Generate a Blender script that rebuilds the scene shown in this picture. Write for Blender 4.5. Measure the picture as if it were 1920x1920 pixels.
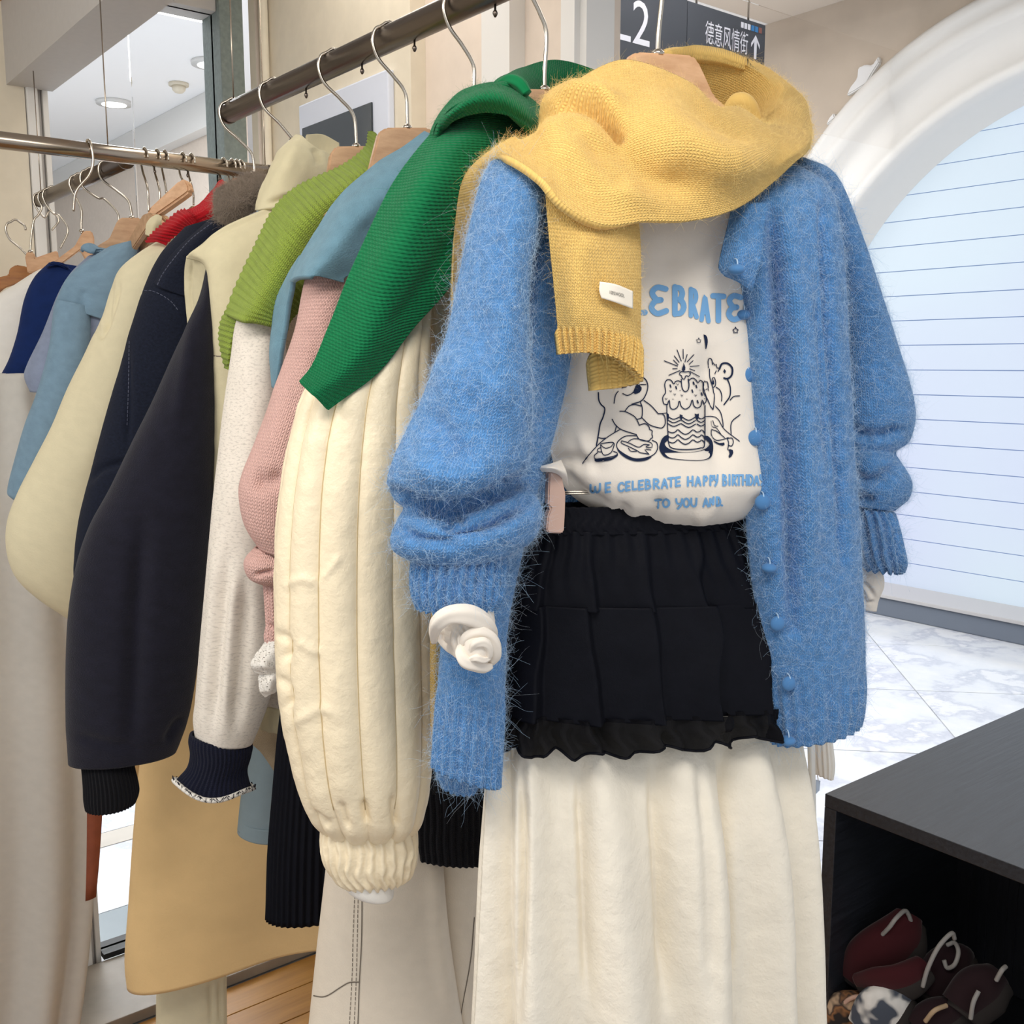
import bpy, bmesh, math, random
import numpy as np
from mathutils import Vector, Matrix
from mathutils.bvhtree import BVHTree

for _o in list(bpy.data.objects):
    bpy.data.objects.remove(_o)
S = bpy.context.scene
COL = S.collection
random.seed(7)
RNG = np.random.default_rng(11)

# ------------------------------------------------------------------ camera
F = 1925.0                      # focal length in pixels of the 1920 px frame
HEAD = math.radians(38.4)       # heading, clockwise from +Y (the rails run along +Y)
PITCH = math.atan(280 / 1925)   # looking slightly down
CAM = np.array([0.0, 0.0, 1.68])
_sa, _ca, _sp, _cp = math.sin(HEAD), math.cos(HEAD), math.sin(PITCH), math.cos(PITCH)
FWD = np.array([_sa * _cp, _ca * _cp, -_sp])
RGT = np.array([_ca, -_sa, 0.0])
UPV = np.array([_sa * _sp, _ca * _sp, _cp])
cd = bpy.data.cameras.new('camera')
cam = bpy.data.objects.new('camera', cd)
COL.objects.link(cam)
cd.sensor_width = 36.0
cd.lens = F / 1920 * 36.0
cd.clip_start = 0.02
cam.matrix_world = Matrix(((RGT[0], UPV[0], -FWD[0], CAM[0]), (RGT[1], UPV[1], -FWD[1], CAM[1]),
                           (RGT[2], UPV[2], -FWD[2], CAM[2]), (0, 0, 0, 1)))
S.camera = cam

# ------------------------------------------------------------------ light and exposure
S.view_settings.view_transform = 'Standard'
S.view_settings.look = 'None'
S.view_settings.gamma = 1.0
S.view_settings.use_curve_mapping = False
S.view_settings.exposure = -0.1
W = bpy.data.worlds.new('world')
S.world = W
W.use_nodes = True
W.node_tree.nodes['Background'].inputs[0].default_value = (0.95, 0.97, 1.0, 1)
W.node_tree.nodes['Background'].inputs[1].default_value = 0.72


def area(name, loc, target, sx, sy, power, col):
    l = bpy.data.lights.new(name, 'AREA')
    l.shape = 'RECTANGLE'
    l.size, l.size_y = sx, sy
    l.energy = power
    l.color = col
    o = bpy.data.objects.new(name, l)
    o.location = loc
    d = Vector(target) - Vector(loc)
    o.rotation_euler = d.to_track_quat('-Z', 'Y').to_euler()
    COL.objects.link(o)


area('unseen_ceiling_light', (0.0, 0.05, 2.52), (0.55, 0.75, 1.3), 1.1, 0.5, 21, (1.0, 0.955, 0.885))  # unseen overhead key, added to shape the garments; no panel is modelled
area('unseen_ceiling_light', (-0.55, 1.2, 2.52), (0.5, 1.5, 1.3), 0.6, 1.2, 21, (1.0, 0.95, 0.875))  # second unseen overhead light, added for the garments farther along
area('unseen_ceiling_light', (0.98, 1.75, 2.76), (1.05, 1.85, 0.0), 0.3, 1.4, 9, (1.0, 0.955, 0.89))  # unseen light added to brighten the far and right walls
area('added_corridor_light', (1.6, 6.6, 4.05), (1.6, 6.6, 0.0), 2.2, 5.5, 330, (0.97, 0.985, 1.0))  # added area light that brightens the corridor; not an actual fixture
area('added_mall_light', (3.4, 5.2, 4.0), (3.4, 5.2, 0.0), 2.5, 4.0, 150, (1.0, 0.98, 0.95))  # added over the hall to brighten the mall floor
area('added_mall_light', (4.3, 1.6, 4.0), (4.3, 1.6, 0.0), 1.6, 2.4, 45, (0.96, 0.98, 1.0))  # added to brighten the floor near the arched window


# ------------------------------------------------------------------ pixel geometry
def ray(px, py):
    px = np.asarray(px, float); py = np.asarray(py, float)
    return (FWD + ((px - 960) / F)[..., None] * RGT - ((py - 960) / F)[..., None] * UPV)


def project(P):
    d = P - CAM
    z = d @ FWD
    return 960 + F * (d @ RGT) / z, 960 - F * (d @ UPV) / z


XR, ZR = 0.68, 2.08             # the rail line: x and height
RR = 0.0150                     # rail radius


class Plane:
    """The upright plane that a hanger lies in: through the rail at distance y, turned by yaw."""
    def __init__(s, y, yaw=18.0, x=XR):
        a = math.radians(yaw)
        s.o = np.array([x, y, ZR])
        s.n = np.array([-math.sin(a), -math.cos(a), 0.0])   # towards the viewer
        s.u = np.array([math.cos(a), -math.sin(a), 0.0])

    def at(s, px, py, dn=0.0):
        r = ray(px, py)
        dn = np.asarray(dn, float)
        k = (s.o - CAM) @ s.n + dn
        return CAM + r * (k / (r @ s.n))[..., None]


def rail_y(px):
    return XR / math.tan(math.atan((px - 960) / 1945) + HEAD)


# ------------------------------------------------------------------ scene graph helpers
ORG = {}
GRID = {}


def props(o, label=None, cat=None, group=None, kind=None):
    if label: o['label'] = label
    if cat: o['category'] = cat
    if group: o['group'] = group
    if kind: o['kind'] = kind
    return o


def thing(name, label, cat, loc, group=None):
    o = bpy.data.objects.new(name, None)
    o.empty_display_size = 0.05
    o.location = [float(c) for c in loc]
    COL.objects.link(o)
    ORG[o.name] = np.array(loc, float)
    return props(o, label, cat, group)


def org(parent):
    return ORG[parent.name] if parent is not None else np.zeros(3)


def mesh_obj(name, V, faces, mat, parent=None, smooth=True, uv=None, loc=None):
    V = np.asarray(V, float)
    o0 = org(parent)
    if parent is None and loc is None and len(V):
        loc = np.array([V[:, 0].mean(), V[:, 1].mean(), V[:, 2].min()])
    base = o0 if parent is not None else np.array(loc, float)
    me = bpy.data.meshes.new(name)
    VV = V - base
    if isinstance(faces, np.ndarray):
        n, k = faces.shape
        me.vertices.add(len(VV)); me.vertices.foreach_set('co', VV.astype(np.float32).ravel())
        me.loops.add(n * k); me.loops.foreach_set('vertex_index', faces.astype(np.int32).ravel())
        me.polygons.add(n)
        me.polygons.foreach_set('loop_start', np.arange(0, n * k, k, dtype=np.int32))
        me.update(calc_edges=True)
    else:
        me.from_pydata([tuple(v) for v in VV], [], faces)
        me.update()
    if uv is not None:
        l = me.uv_layers.new(name='UVMap')
        vi = np.empty(len(me.loops), np.int32)
        me.loops.foreach_get('vertex_index', vi)
        l.data.foreach_set('uv', np.asarray(uv, np.float32)[vi].ravel() if uv.shape[0] == len(V) else np.asarray(uv, np.float32).ravel())
    if smooth:
        me.polygons.foreach_set('use_smooth', np.ones(len(me.polygons), bool))
    me.validate()
    for m in (mat if isinstance(mat, (list, tuple)) else [mat]):
        me.materials.append(m)
    o = bpy.data.objects.new(name, me)
    COL.objects.link(o)
    if parent is not None:
        o.parent = parent
        ORG[o.name] = o0
    else:
        o.location = [float(c) for c in base]
        ORG[o.name] = base
    return o


def box(name, lo, hi, mat, parent=None, bev=0.0, kind=None):
    bm = bmesh.new()
    bmesh.ops.create_cube(bm, size=1)
    lo = np.array(lo, float); hi = np.array(hi, float)
    for v in bm.verts:
        v.co = Vector((lo + hi) / 2 + np.array(v.co) * (hi - lo))
    if bev:
        bmesh.ops.bevel(bm, geom=list(bm.edges), offset=bev, segments=2, affect='EDGES', profile=0.6)
    bm.verts.ensure_lookup_table()
    V = [tuple(v.co) for v in bm.verts]
    f = [[v.index for v in p.verts] for p in bm.faces]
    bm.free()
    o = mesh_obj(name, V, f, mat, parent, smooth=False)
    if kind: o['kind'] = kind
    return o


# ------------------------------------------------------------------ noise
def _h(i, j, k):
    n = (i * 374761393 + j * 668265263 + k * 1274126177) & 0xffffffff
    n = ((n ^ (n >> 13)) * 1274126177) & 0xffffffff
    return ((n ^ (n >> 16)) & 0xffff) / 32767.5 - 1.0


def vnoise(P):
    P = np.asarray(P, float)
    i = np.floor(P).astype(np.int64)
    f = P - i
    f = f * f * f * (f * (f * 6 - 15) + 10)
    i = i + 4096
    r = 0
    for a in (0, 1):
        for b in (0, 1):
            for c in (0, 1):
                w = (f[..., 0] if a else 1 - f[..., 0]) * (f[..., 1] if b else 1 - f[..., 1]) * (f[..., 2] if c else 1 - f[..., 2])
                r = r + w * _h(i[..., 0] + a, i[..., 1] + b, i[..., 2] + c)
    return r


def fbm(P, o=3):
    r, a, s = 0, 1.0, 0
    P = np.asarray(P, float)
    for _ in range(o):
        r = r + a * vnoise(P); s += a; a *= 0.5; P = P * 2.03 + 7.7
    return r / s


def wrink(amp, freq, o=3, ani=(1, 1, 1), seed=0.0):
    a = np.array(ani, float)
    return lambda P, U, V: amp * fbm(P * freq * a + seed, o)


# ------------------------------------------------------------------ surfaces
def crom(C, t, closed=False):
    """Catmull-Rom through the rows of C at parameters t in 0..1."""
    C = np.asarray(C, float)
    n = len(C)
    if n == 1:
        return np.repeat(C, len(t), 0)
    s = np.clip(np.asarray(t, float), 0, 1) * (n - 1)
    i = np.clip(np.floor(s).astype(int), 0, n - 2)
    f = (s - i).reshape((-1,) + (1,) * (C.ndim - 1))
    E = np.concatenate([[2 * C[0] - C[1]], C, [2 * C[-1] - C[-2]]])
    p0, p1, p2, p3 = E[i], E[i + 1], E[i + 2], E[i + 3]
    return 0.5 * ((2 * p1) + (p2 - p0) * f + (2 * p0 - 5 * p1 + 4 * p2 - p3) * f ** 2 + (3 * p1 - p0 - 3 * p2 + p3) * f ** 3)


def arclen_t(C, n, k=160):
    """parameters that space n samples evenly by length along the spline C."""
    t = np.linspace(0, 1, k)
    p = crom(C, t)
    d = np.concatenate([[0], np.cumsum(np.linalg.norm(np.diff(p, axis=0), axis=1))])
    if d[-1] <= 0:
        return np.linspace(0, 1, n)
    return np.interp(np.linspace(0, d[-1], n), d, t)


def grid_normals(P, closed):
    if closed:
        du = np.roll(P, -1, 1) - np.roll(P, 1, 1)
    else:
        du = np.gradient(P, axis=1)
    dv = np.gradient(P, axis=0)
    n = np.cross(du, dv)
    l = np.linalg.norm(n, axis=2, keepdims=True)
    return n / np.maximum(l, 1e-12)


def seg_dist(x, y, pl):
    """distance in px to a polyline and position 0..1 along it."""
    best = np.full(x.shape, 1e9); pos = np.zeros(x.shape)
    pl = crom(np.array(pl, float), np.linspace(0, 1, max(12, 6 * len(pl))))
    L = np.concatenate([[0], np.cumsum(np.linalg.norm(np.diff(pl, axis=0), axis=1))])
    for k in range(len(pl) - 1):
        a, b = pl[k], pl[k + 1]
        d = b - a
        t = np.clip(((x - a[0]) * d[0] + (y - a[1]) * d[1]) / max(d @ d, 1e-9), 0, 1)
        r = np.hypot(x - a[0] - t * d[0], y - a[1] - t * d[1])
        m = r < best
        best = np.where(m, r, best)
        pos = np.where(m, (L[k] + t * np.linalg.norm(d)) / L[-1], pos)
    return best, pos


def finish_grid(name, P, closed, mat, parent, disp, creases, thick, vis_n=None, loc=None, offset=-1.0, out=None, sub=False):
    """P: rows (v) x columns (u) x 3. Adds folds, makes the mesh with UVs in metres, gives it thickness."""
    nv, nu = P.shape[:2]
    U = np.broadcast_to(np.linspace(0, 1, nu, endpoint=not closed)[None, :], (nv, nu))
    V = np.broadcast_to(np.linspace(0, 1, nv)[:, None], (nv, nu))
    N = grid_normals(P, closed)
    # orient: outwards from the middle for closed rings, towards the viewer for sheets
    ref = (P - P.mean(1, keepdims=True)) if closed else (CAM - P)
    flip = (N * ref).sum() < 0
    if flip: N = -N
    dlen = np.zeros((nv, nu))
    for fn in (disp if isinstance(disp, (list, tuple)) else [disp] if disp else []):
        dlen = dlen + fn(P, U, V)
    if creases:
        x, y = project(P)
        facing = np.clip((N * (CAM - P)).sum(2) / np.linalg.norm(CAM - P, axis=2) * 2 + 0.4, 0, 1)
        for c in creases:
            pl, w, dep = c[:3]
            d, pos = seg_dist(x, y, pl)
            tap = np.clip(np.minimum(pos, 1 - pos) * 4 + (0.15 if len(c) < 4 else c[3]), 0, 1)
            dlen = dlen - dep * np.exp(-(d / w) ** 2) * tap * facing
    P = P + N * dlen[..., None]
    N = grid_normals(P, closed)
    if (N * ref).sum() < 0: N = -N
    j = np.arange(nu if closed else nu - 1)
    i = np.arange(nv - 1)
    a = (i[:, None] * nu + j[None, :]).ravel()
    b = (i[:, None] * nu + (j[None, :] + 1) % nu).ravel()
    faces = np.stack([a, a + nu, b + nu, b], 1)
    if flip ^ True:
        pass
    if not flip:
        faces = faces[:, ::-1]
    du = np.linalg.norm(np.diff(P, axis=1, append=P[:, :1] if closed else P[:, -1:]), axis=2)
    dv = np.linalg.norm(np.diff(P, axis=0), axis=2)
    Wd = float(du.sum(1).mean()); Ln = float(dv.sum(0).mean())
    ucol = np.stack([U * Wd, V * Ln], 2).reshape(-1, 2)
    uv = ucol
    if closed:
        uvl = ucol[faces]                      # faces x 4 x 2, with the seam column unwrapped
        wrapm = (faces % nu == 0) & (np.any(faces % nu == nu - 1, axis=1)[:, None])
        uvl[..., 0] = np.where(wrapm, Wd, uvl[..., 0])
        uv = uvl.reshape(-1, 2)
    o = mesh_obj(name, P.reshape(-1, 3), faces, mat, parent, uv=uv, loc=loc)
    if thick:
        m = o.modifiers.new('thickness', 'SOLIDIFY')
        m.thickness = thick
        m.offset = offset
    GRID[o.name] = (P, N)
    return o


def sheet(name, pl, lines, mat, parent=None, nu=60, nv=90, disp=None, creases=None, thick=0.005, loc=None, tri=None):
    """lines: curves across the cloth, each a list of (px, py, dn); consecutive lines run along the cloth."""
    rows = []
    for L in lines:
        L = np.array(L, float)
        C = pl.at(L[:, 0], L[:, 1], L[:, 2])
        rows.append(crom(C, arclen_t(C, nu)))
    R = np.array(rows)
    mid = R.mean(1)
    P = crom(R, arclen_t(mid, nv))
    if tri: P = tri(P)
    return finish_grid(name, P, False, mat, parent, disp, creases, thick, loc=loc)


def tube(name, pl, st, mat, parent=None, nu=72, nv=90, disp=None, creases=None, thick=0.003, p=1.0, loc=None, bottom=None):
    """st: stations (xl, yl, xr, yr, dn, front, back): outline left and right in px, bulge in metres."""
    A = np.array(st, float)
    L = pl.at(A[:, 0], A[:, 1], A[:, 4]); R = pl.at(A[:, 2], A[:, 3], A[:, 4])
    X = np.concatenate([L, R, A[:, 5:7]], 1)
    mid = (L + R) / 2
    X = crom(X, arclen_t(mid, nv))
    L, R, fb = X[:, 0:3], X[:, 3:6], X[:, 6:8]
    ph = np.linspace(0, 2 * math.pi, nu, endpoint=False)
    c, s = np.cos(ph), np.sin(ph)
    c2 = np.sign(c) * np.abs(c) ** p; s2 = np.sign(s) * np.abs(s) ** p
    C = (L + R) / 2; hv = (R - L) / 2
    bul = np.where(s[None, :] > 0, fb[:, :1], fb[:, 1:2]) * s2[None, :]
    P = C[:, None, :] - hv[:, None, :] * c2[None, :, None] + pl.n[None, None, :] * bul[..., None]
    if bottom: P = bottom(P, ph)
    return finish_grid(name, P, True, mat, parent, disp, creases, thick, loc=loc)


def pipe(name, pts, r, mat, parent=None, n=8, k=None, loc=None, smooth_path=True, caps=True, flat=None, ridge=None):
    """round bar along 3D points; r a number or one per point; flat = (axis, ratio) squashes it."""
    pts = np.array(pts, float)
    rr = np.full(len(pts), r, float) if np.isscalar(r) else np.array(r, float)
    if smooth_path:
        k = k or max(8, 6 * len(pts))
        t = arclen_t(pts, k)
        X = crom(np.concatenate([pts, rr[:, None]], 1), t)
        pts, rr = X[:, :3], np.maximum(X[:, 3], 1e-5)
    T = np.gradient(pts, axis=0); T /= np.linalg.norm(T, axis=1, keepdims=True)
    a = np.array([0, 0, 1.0]) if abs(T[0, 2]) < 0.9 else np.array([1.0, 0, 0])
    V = []
    for i in range(len(pts)):
        a = a - T[i] * (a @ T[i]); a /= np.linalg.norm(a)
        b = np.cross(T[i], a)
        for q in range(n):
            th = 2 * math.pi * q / n
            d = a * math.cos(th) + b * math.sin(th)
            if flat is not None:
                ax = np.array(flat[0], float)
                d = d - ax * (d @ ax) * (1 - flat[1])
            q_ = rr[i] * (1 + (ridge[1] * math.cos(ridge[0] * th + ridge[2] * i / len(pts)) if ridge else 0))
            V.append(pts[i] + q_ * d)
    f = []
    for i in range(len(pts) - 1):
        for q in range(n):
            f.append((i * n + q, i * n + (q + 1) % n, (i + 1) * n + (q + 1) % n, (i + 1) * n + q))
    if caps:
        f.append(tuple(range(n))[::-1]); f.append(tuple((len(pts) - 1) * n + q for q in range(n)))
    V = np.array(V)
    return mesh_obj(name, V, f, mat, parent, loc=loc)


def prism(name, P3, nrm, th, mat, parent=None, bev=0.002, smooth=False):
    """a flat outline (3D points) given thickness th along nrm, edges rounded."""
    bm = bmesh.new()
    vs = [bm.verts.new(Vector(p - nrm * th / 2)) for p in P3]
    f = bm.faces.new(vs)
    r = bmesh.ops.extrude_face_region(bm, geom=[f])
    for v in [g for g in r['geom'] if isinstance(g, bmesh.types.BMVert)]:
        v.co += Vector(nrm * th)
    bmesh.ops.recalc_face_normals(bm, faces=list(bm.faces))
    if bev:
        bmesh.ops.bevel(bm, geom=[e for e in bm.edges], offset=bev, segments=2, affect='EDGES', clamp_overlap=True)
    bmesh.ops.triangulate(bm, faces=[q for q in bm.faces if len(q.verts) > 4])
    bm.verts.ensure_lookup_table(); bm.verts.index_update()
    V = [tuple(v.co) for v in bm.verts]
    fc = [[v.index for v in q.verts] for q in bm.faces]
    bm.free()
    return mesh_obj(name, V, fc, mat, parent, smooth=smooth)


def ball(name, c, r, mat, parent=None, axis=None, sq=1.0, seg=16, loc=None):
    bm = bmesh.new()
    bmesh.ops.create_uvsphere(bm, u_segments=seg, v_segments=max(8, seg // 2), radius=1)
    q = Vector((0, 0, 1)).rotation_difference(Vector(axis)) if axis is not None else None
    V = []
    for v in bm.verts:
        p = Vector((v.co.x, v.co.y, v.co.z * sq)) * r
        if q: p = q @ p
        V.append(np.array(p) + np.array(c))
    f = [[v.index for v in p.verts] for p in bm.faces]
    bm.free()
    return mesh_obj(name, V, f, mat, parent, loc=loc)


def fuzz(name, parent, objs, count, length, rad, mat, lift=0.35, seed=1, pts=6, mask=None):
    """fine loose fibres growing out of the knitted surfaces, as one hair object."""
    rng = np.random.default_rng(seed)
    Ps, Ns, A, Ts = [], [], [], []
    for o in objs:
        P, N = GRID[o.name]
        q = P[:-1, :-1]; e1 = P[1:, :-1] - q; e2 = P[:-1, 1:] - q
        ar = np.linalg.norm(np.cross(e1, e2), axis=2)
        vis = ((N[:-1, :-1] * (CAM - q)).sum(2) / np.linalg.norm(CAM - q, axis=2)) > -0.45
        ar = ar * vis
        if mask is not None: ar = ar * mask(q)
        Ps.append(q.reshape(-1, 3)); Ns.append(N[:-1, :-1].reshape(-1, 3)); A.append(ar.ravel())
        Ts.append(np.stack([e1.reshape(-1, 3), e2.reshape(-1, 3)], 1))
    Ps, Ns, A, Ts = map(np.concatenate, (Ps, Ns, A, Ts))
    i = rng.choice(len(A), count, p=A / A.sum())
    r = rng.random((count, 2))
    root = Ps[i] + Ts[i, 0] * r[:, :1] + Ts[i, 1] * r[:, 1:]
    n = Ns[i]
    d = rng.normal(size=(count, 3))
    d -= n * (d * n).sum(1, keepdims=True)
    d /= np.linalg.norm(d, axis=1, keepdims=True)
    up = np.abs(rng.normal(0, lift, (count, 1)))
    d = d + n * up; d /= np.linalg.norm(d, axis=1, keepdims=True)
    ln = length * (0.35 + rng.exponential(0.55, (count, 1))).clip(0.2, 2.4)
    bend = rng.normal(size=(count, 3)) * 0.9
    bend -= n * (bend * n).sum(1, keepdims=True) * 0.5
    b2 = rng.normal(size=(count, 3)) * 0.55
    X = np.zeros((count, pts, 3))
    for k in range(pts):
        t = k / (pts - 1)
        X[:, k] = root - n * 0.0006 + (d * t + bend * (t * t) * 0.5 + b2 * math.sin(5.0 * t) * 0.22) * ln
    X -= org(parent)
    hc = bpy.data.hair_curves.new(name)
    hc.add_curves([pts] * count)
    hc.position_data.foreach_set('vector', X.astype(np.float32).ravel())
    at = hc.attributes.new('radius', 'FLOAT', 'POINT')
    rd = np.tile(np.linspace(1, 0.45, pts), count) * rad
    at.data.foreach_set('value', rd.astype(np.float32))
    hc.materials.append(mat)
    o = bpy.data.objects.new(name, hc)
    COL.objects.link(o)
    o.parent = parent
    o['kind'] = 'stuff'
    return o


# ------------------------------------------------------------------ materials
def lin(c):
    return tuple(((v / 255) / 12.92 if v / 255 <= 0.04045 else ((v / 255 + 0.055) / 1.055) ** 2.4) for v in c)


class NT:
    def __init__(s, name):
        s.m = bpy.data.materials.new(name)
        s.m.use_nodes = True
        s.t = s.m.node_tree
        s.b = s.t.nodes['Principled BSDF']

    def new(s, typ, **kw):
        n = s.t.nodes.new(typ)
        for k, v in kw.items(): setattr(n, k, v)
        return n

    def link(s, a, b): s.t.links.new(a, b)

    def put(s, inp, v):
        if hasattr(v, 'is_linked') or hasattr(v, 'node'): s.link(v, inp)
        else: inp.default_value = v

    def math(s, op, a, b=None, c=None):
        n = s.new('ShaderNodeMath', operation=op)
        s.put(n.inputs[0], a)
        if b is not None: s.put(n.inputs[1], b)
        if c is not None: s.put(n.inputs[2], c)
        return n.outputs[0]

    def uv(s):
        n = s.new('ShaderNodeUVMap'); n.uv_map = 'UVMap'
        x = s.new('ShaderNodeSeparateXYZ'); s.link(n.outputs[0], x.inputs[0])
        return x.outputs[0], x.outputs[1], n.outputs[0]

    def obj(s):
        n = s.new('ShaderNodeTexCoord'); return n.outputs['Object']

    def vec(s, x, y, z=0.0):
        n = s.new('ShaderNodeCombineXYZ'); s.put(n.inputs[0], x); s.put(n.inputs[1], y); s.put(n.inputs[2], z)
        return n.outputs[0]

    def noise(s, vec, scale, detail=2.0, rough=0.5):
        n = s.new('ShaderNodeTexNoise'); s.link(vec, n.inputs['Vector'])
        n.inputs['Scale'].default_value = scale; n.inputs['Detail'].default_value = detail
        n.inputs['Roughness'].default_value = rough
        return n.outputs[0]

    def ramp(s, fac, stops):
        n = s.new('ShaderNodeValToRGB'); s.link(fac, n.inputs[0])
        e = n.color_ramp.elements
        while len(e) < len(stops): e.new(0.5)
        for k, (p, c) in enumerate(stops):
            e[k].position = p; e[k].color = (*c, 1)
        return n.outputs[0]

    def mix(s, fac, a, b, typ='MIX'):
        n = s.new('ShaderNodeMix', data_type='RGBA', blend_type=typ)
        s.put(n.inputs[0], fac)
        for q, v in ((6, a), (7, b)):
            if isinstance(v, tuple): n.inputs[q].default_value = (*v[:3], 1)
            else: s.link(v, n.inputs[q])
        return n.outputs[2]

    def bump(s, h, dist, strength=1.0, prev=None):
        n = s.new('ShaderNodeBump'); s.link(h, n.inputs['Height'])
        n.inputs['Distance'].default_value = dist; n.inputs['Strength'].default_value = strength
        if prev is not None: s.link(prev, n.inputs['Normal'])
        return n.outputs[0]


def plain(name, c, rough=0.6, metal=0.0, spec=0.5, var=0.0, bump=0.0, scale=60.0, alpha=None):
    t = NT(name)
    col = lin(c)
    t.b.inputs['Roughness'].default_value = rough
    t.b.inputs['Metallic'].default_value = metal
    t.b.inputs['Specular IOR Level'].default_value = spec
    t.b.inputs['Base Color'].default_value = (*col, 1)
    if var or bump:
        n = t.noise(t.obj(), scale, 4.0)
        if var:
            t.link(t.ramp(n, [(0.3, tuple(v * (1 - var) for v in col)), (0.7, tuple(min(1, v * (1 + var)) for v in col))]), t.b.inputs['Base Color'])
        if bump: t.link(t.bump(n, bump), t.b.inputs['Normal'])
    return t.m


def cloth(name, c, kind='weave', w=0.0025, h=0.0022, dist=0.0007, var=0.08, sheen=0.25, rough=0.9, c2=None, vs=55.0, spec=0.2, wr=0.0, ws=40.0, big=0.06):
    """fabric: base colour, fine relief by kind, slow variation; everything in metres of cloth."""
    t = NT(name)
    col = lin(c)
    u, v, uvv = t.uv()
    nz = t.noise(uvv, vs, 3.0)
    dark = tuple(x * (1 - var) for x in col); lite = tuple(min(1, x * (1 + var)) for x in col)
    base = t.ramp(nz, [(0.3, dark), (0.7, lite)])
    hgt = None
    if kind == 'stock':
        jx = t.math('MULTIPLY', t.math('SUBTRACT', t.noise(uvv, 260.0, 1.0), 0.5), 0.28)
        x = t.math('ADD', t.math('DIVIDE', u, w), jx)
        ac = t.math('MULTIPLY', t.math('ABSOLUTE', t.math('SUBTRACT', t.math('FRACT', x), 0.5)), 2.0)
        y = t.math('SUBTRACT', t.math('DIVIDE', v, h), t.math('MULTIPLY', ac, 0.75))
        leg = t.math('SINE', t.math('MULTIPLY', ac, math.pi))
        bead = t.math('ADD', t.math('MULTIPLY', t.math('COSINE', t.math('MULTIPLY', y, 2 * math.pi)), 0.5), 0.5)
        hgt = t.math('MULTIPLY', t.math('ADD', t.math('MULTIPLY', bead, 0.65), 0.35), t.math('POWER', leg, 0.6))
    elif kind == 'rows':
        jx = t.math('MULTIPLY', t.math('SUBTRACT', t.noise(uvv, 180.0, 1.0), 0.5), 0.35)
        y = t.math('ADD', t.math('DIVIDE', v, h), jx)
        x = t.math('DIVIDE', u, w)
        a = t.math('ADD', t.math('MULTIPLY', t.math('COSINE', t.math('MULTIPLY', y, 2 * math.pi)), 0.5), 0.5)
        sh = t.math('ADD', x, t.math('MULTIPLY', t.math('FLOOR', y), 0.5))
        b = t.math('ADD', t.math('MULTIPLY', t.math('COSINE', t.math('MULTIPLY', sh, 2 * math.pi)), 0.5), 0.5)
        hgt = t.math('MULTIPLY', t.math('POWER', a, 0.7), t.math('ADD', t.math('MULTIPLY', b, 0.55), 0.45))
    elif kind == 'fleece':
        hgt = t.noise(uvv, 1.0 / w, 3.0, 0.6)
    elif kind == 'weave':
        hgt = t.noise(t.vec(t.math('DIVIDE', u, w), t.math('DIVIDE', v, h * 2.2)), 1.0, 2.0)
    elif kind == 'denim':
        y = t.math('ADD', t.math('DIVIDE', u, w), t.math('DIVIDE', v, h))
        hgt = t.math('MULTIPLY', t.math('ADD', t.math('MULTIPLY', t.math('COSINE', t.math('MULTIPLY', y, 2 * math.pi)), 0.5), 0.5), t.noise(uvv, 700.0, 1.0))
    if c2 is not None:
        st = t.noise(t.vec(t.math('MULTIPLY', u, 170.0), t.math('MULTIPLY', v, 430.0)), 1.0, 3.0, 0.65)
        base = t.mix(t.ramp(st, [(0.50, (0, 0, 0)), (0.66, (1, 1, 1))]), base, lin(c2))
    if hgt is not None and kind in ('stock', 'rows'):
        base = t.mix(t.math('MULTIPLY', t.math('SUBTRACT', 1.0, hgt), 0.42), base, tuple(x * 0.55 for x in col))  # stitch grooves darkened in the base colour, standing in for their shade
    t.link(base, t.b.inputs['Base Color'])
    prev = None
    if wr:
        prev = t.bump(t.noise(t.obj(), ws, 4.0, 0.6), wr)
    if hgt is not None:
        prev = t.bump(hgt, dist, 1.0, prev)
    if prev is not None: t.link(prev, t.b.inputs['Normal'])
    t.b.inputs['Roughness'].default_value = rough
    t.b.inputs['Specular IOR Level'].default_value = spec
    t.b.inputs['Sheen Weight'].default_value = sheen
    t.b.inputs['Sheen Roughness'].default_value = 0.5
    t.b.inputs['Sheen Tint'].default_value = (*[0.5 + 0.5 * x for x in col], 1)
    return t.m

# ------------------------------------------------------------------ materials in use
M = {}
M['wall_cream'] = plain('wall_cream', (226, 216, 196), 0.85, spec=0.2, var=0.03, bump=0.0006, scale=30)
M['wall_pink'] = plain('wall_pink', (222, 208, 194), 0.85, spec=0.2, var=0.03, bump=0.0004, scale=24)
M['wall_brown'] = plain('wall_brown', (196, 182, 166), 0.8, spec=0.2, var=0.06, bump=0.001, scale=4)
M['white_paint'] = plain('white_paint', (228, 226, 222), 0.5, spec=0.4)
M['ceil_white'] = plain('ceil_white', (232, 232, 232), 0.85, spec=0.2)
M['corridor_white'] = plain('corridor_white', (252, 252, 252), 0.85, spec=0.2)
M['mall_ceil'] = plain('mall_ceil', (216, 204, 190), 0.85, spec=0.2)
M['beam_grey'] = plain('beam_grey', (196, 192, 188), 0.6, spec=0.3, var=0.02)
M['wood_trim'] = plain('wood_trim', (190, 140, 88), 0.5, var=0.1, scale=20)
M['frosted'] = plain('frosted_metal', (132, 142, 138), 0.65, var=0.12, bump=0.0008, scale=90)
M['black_gasket'] = plain('black_gasket', (24, 24, 26), 0.5)
M['steel'] = plain('brushed_steel', (172, 160, 146), 0.24, metal=1.0)
M['steel_dark'] = plain('dark_steel', (112, 102, 94), 0.3, metal=1.0)
M['wire'] = plain('hook_wire', (190, 182, 170), 0.22, metal=1.0)
M['sign_grey'] = plain('sign_grey', (74, 78, 86), 0.5, spec=0.3)
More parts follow.
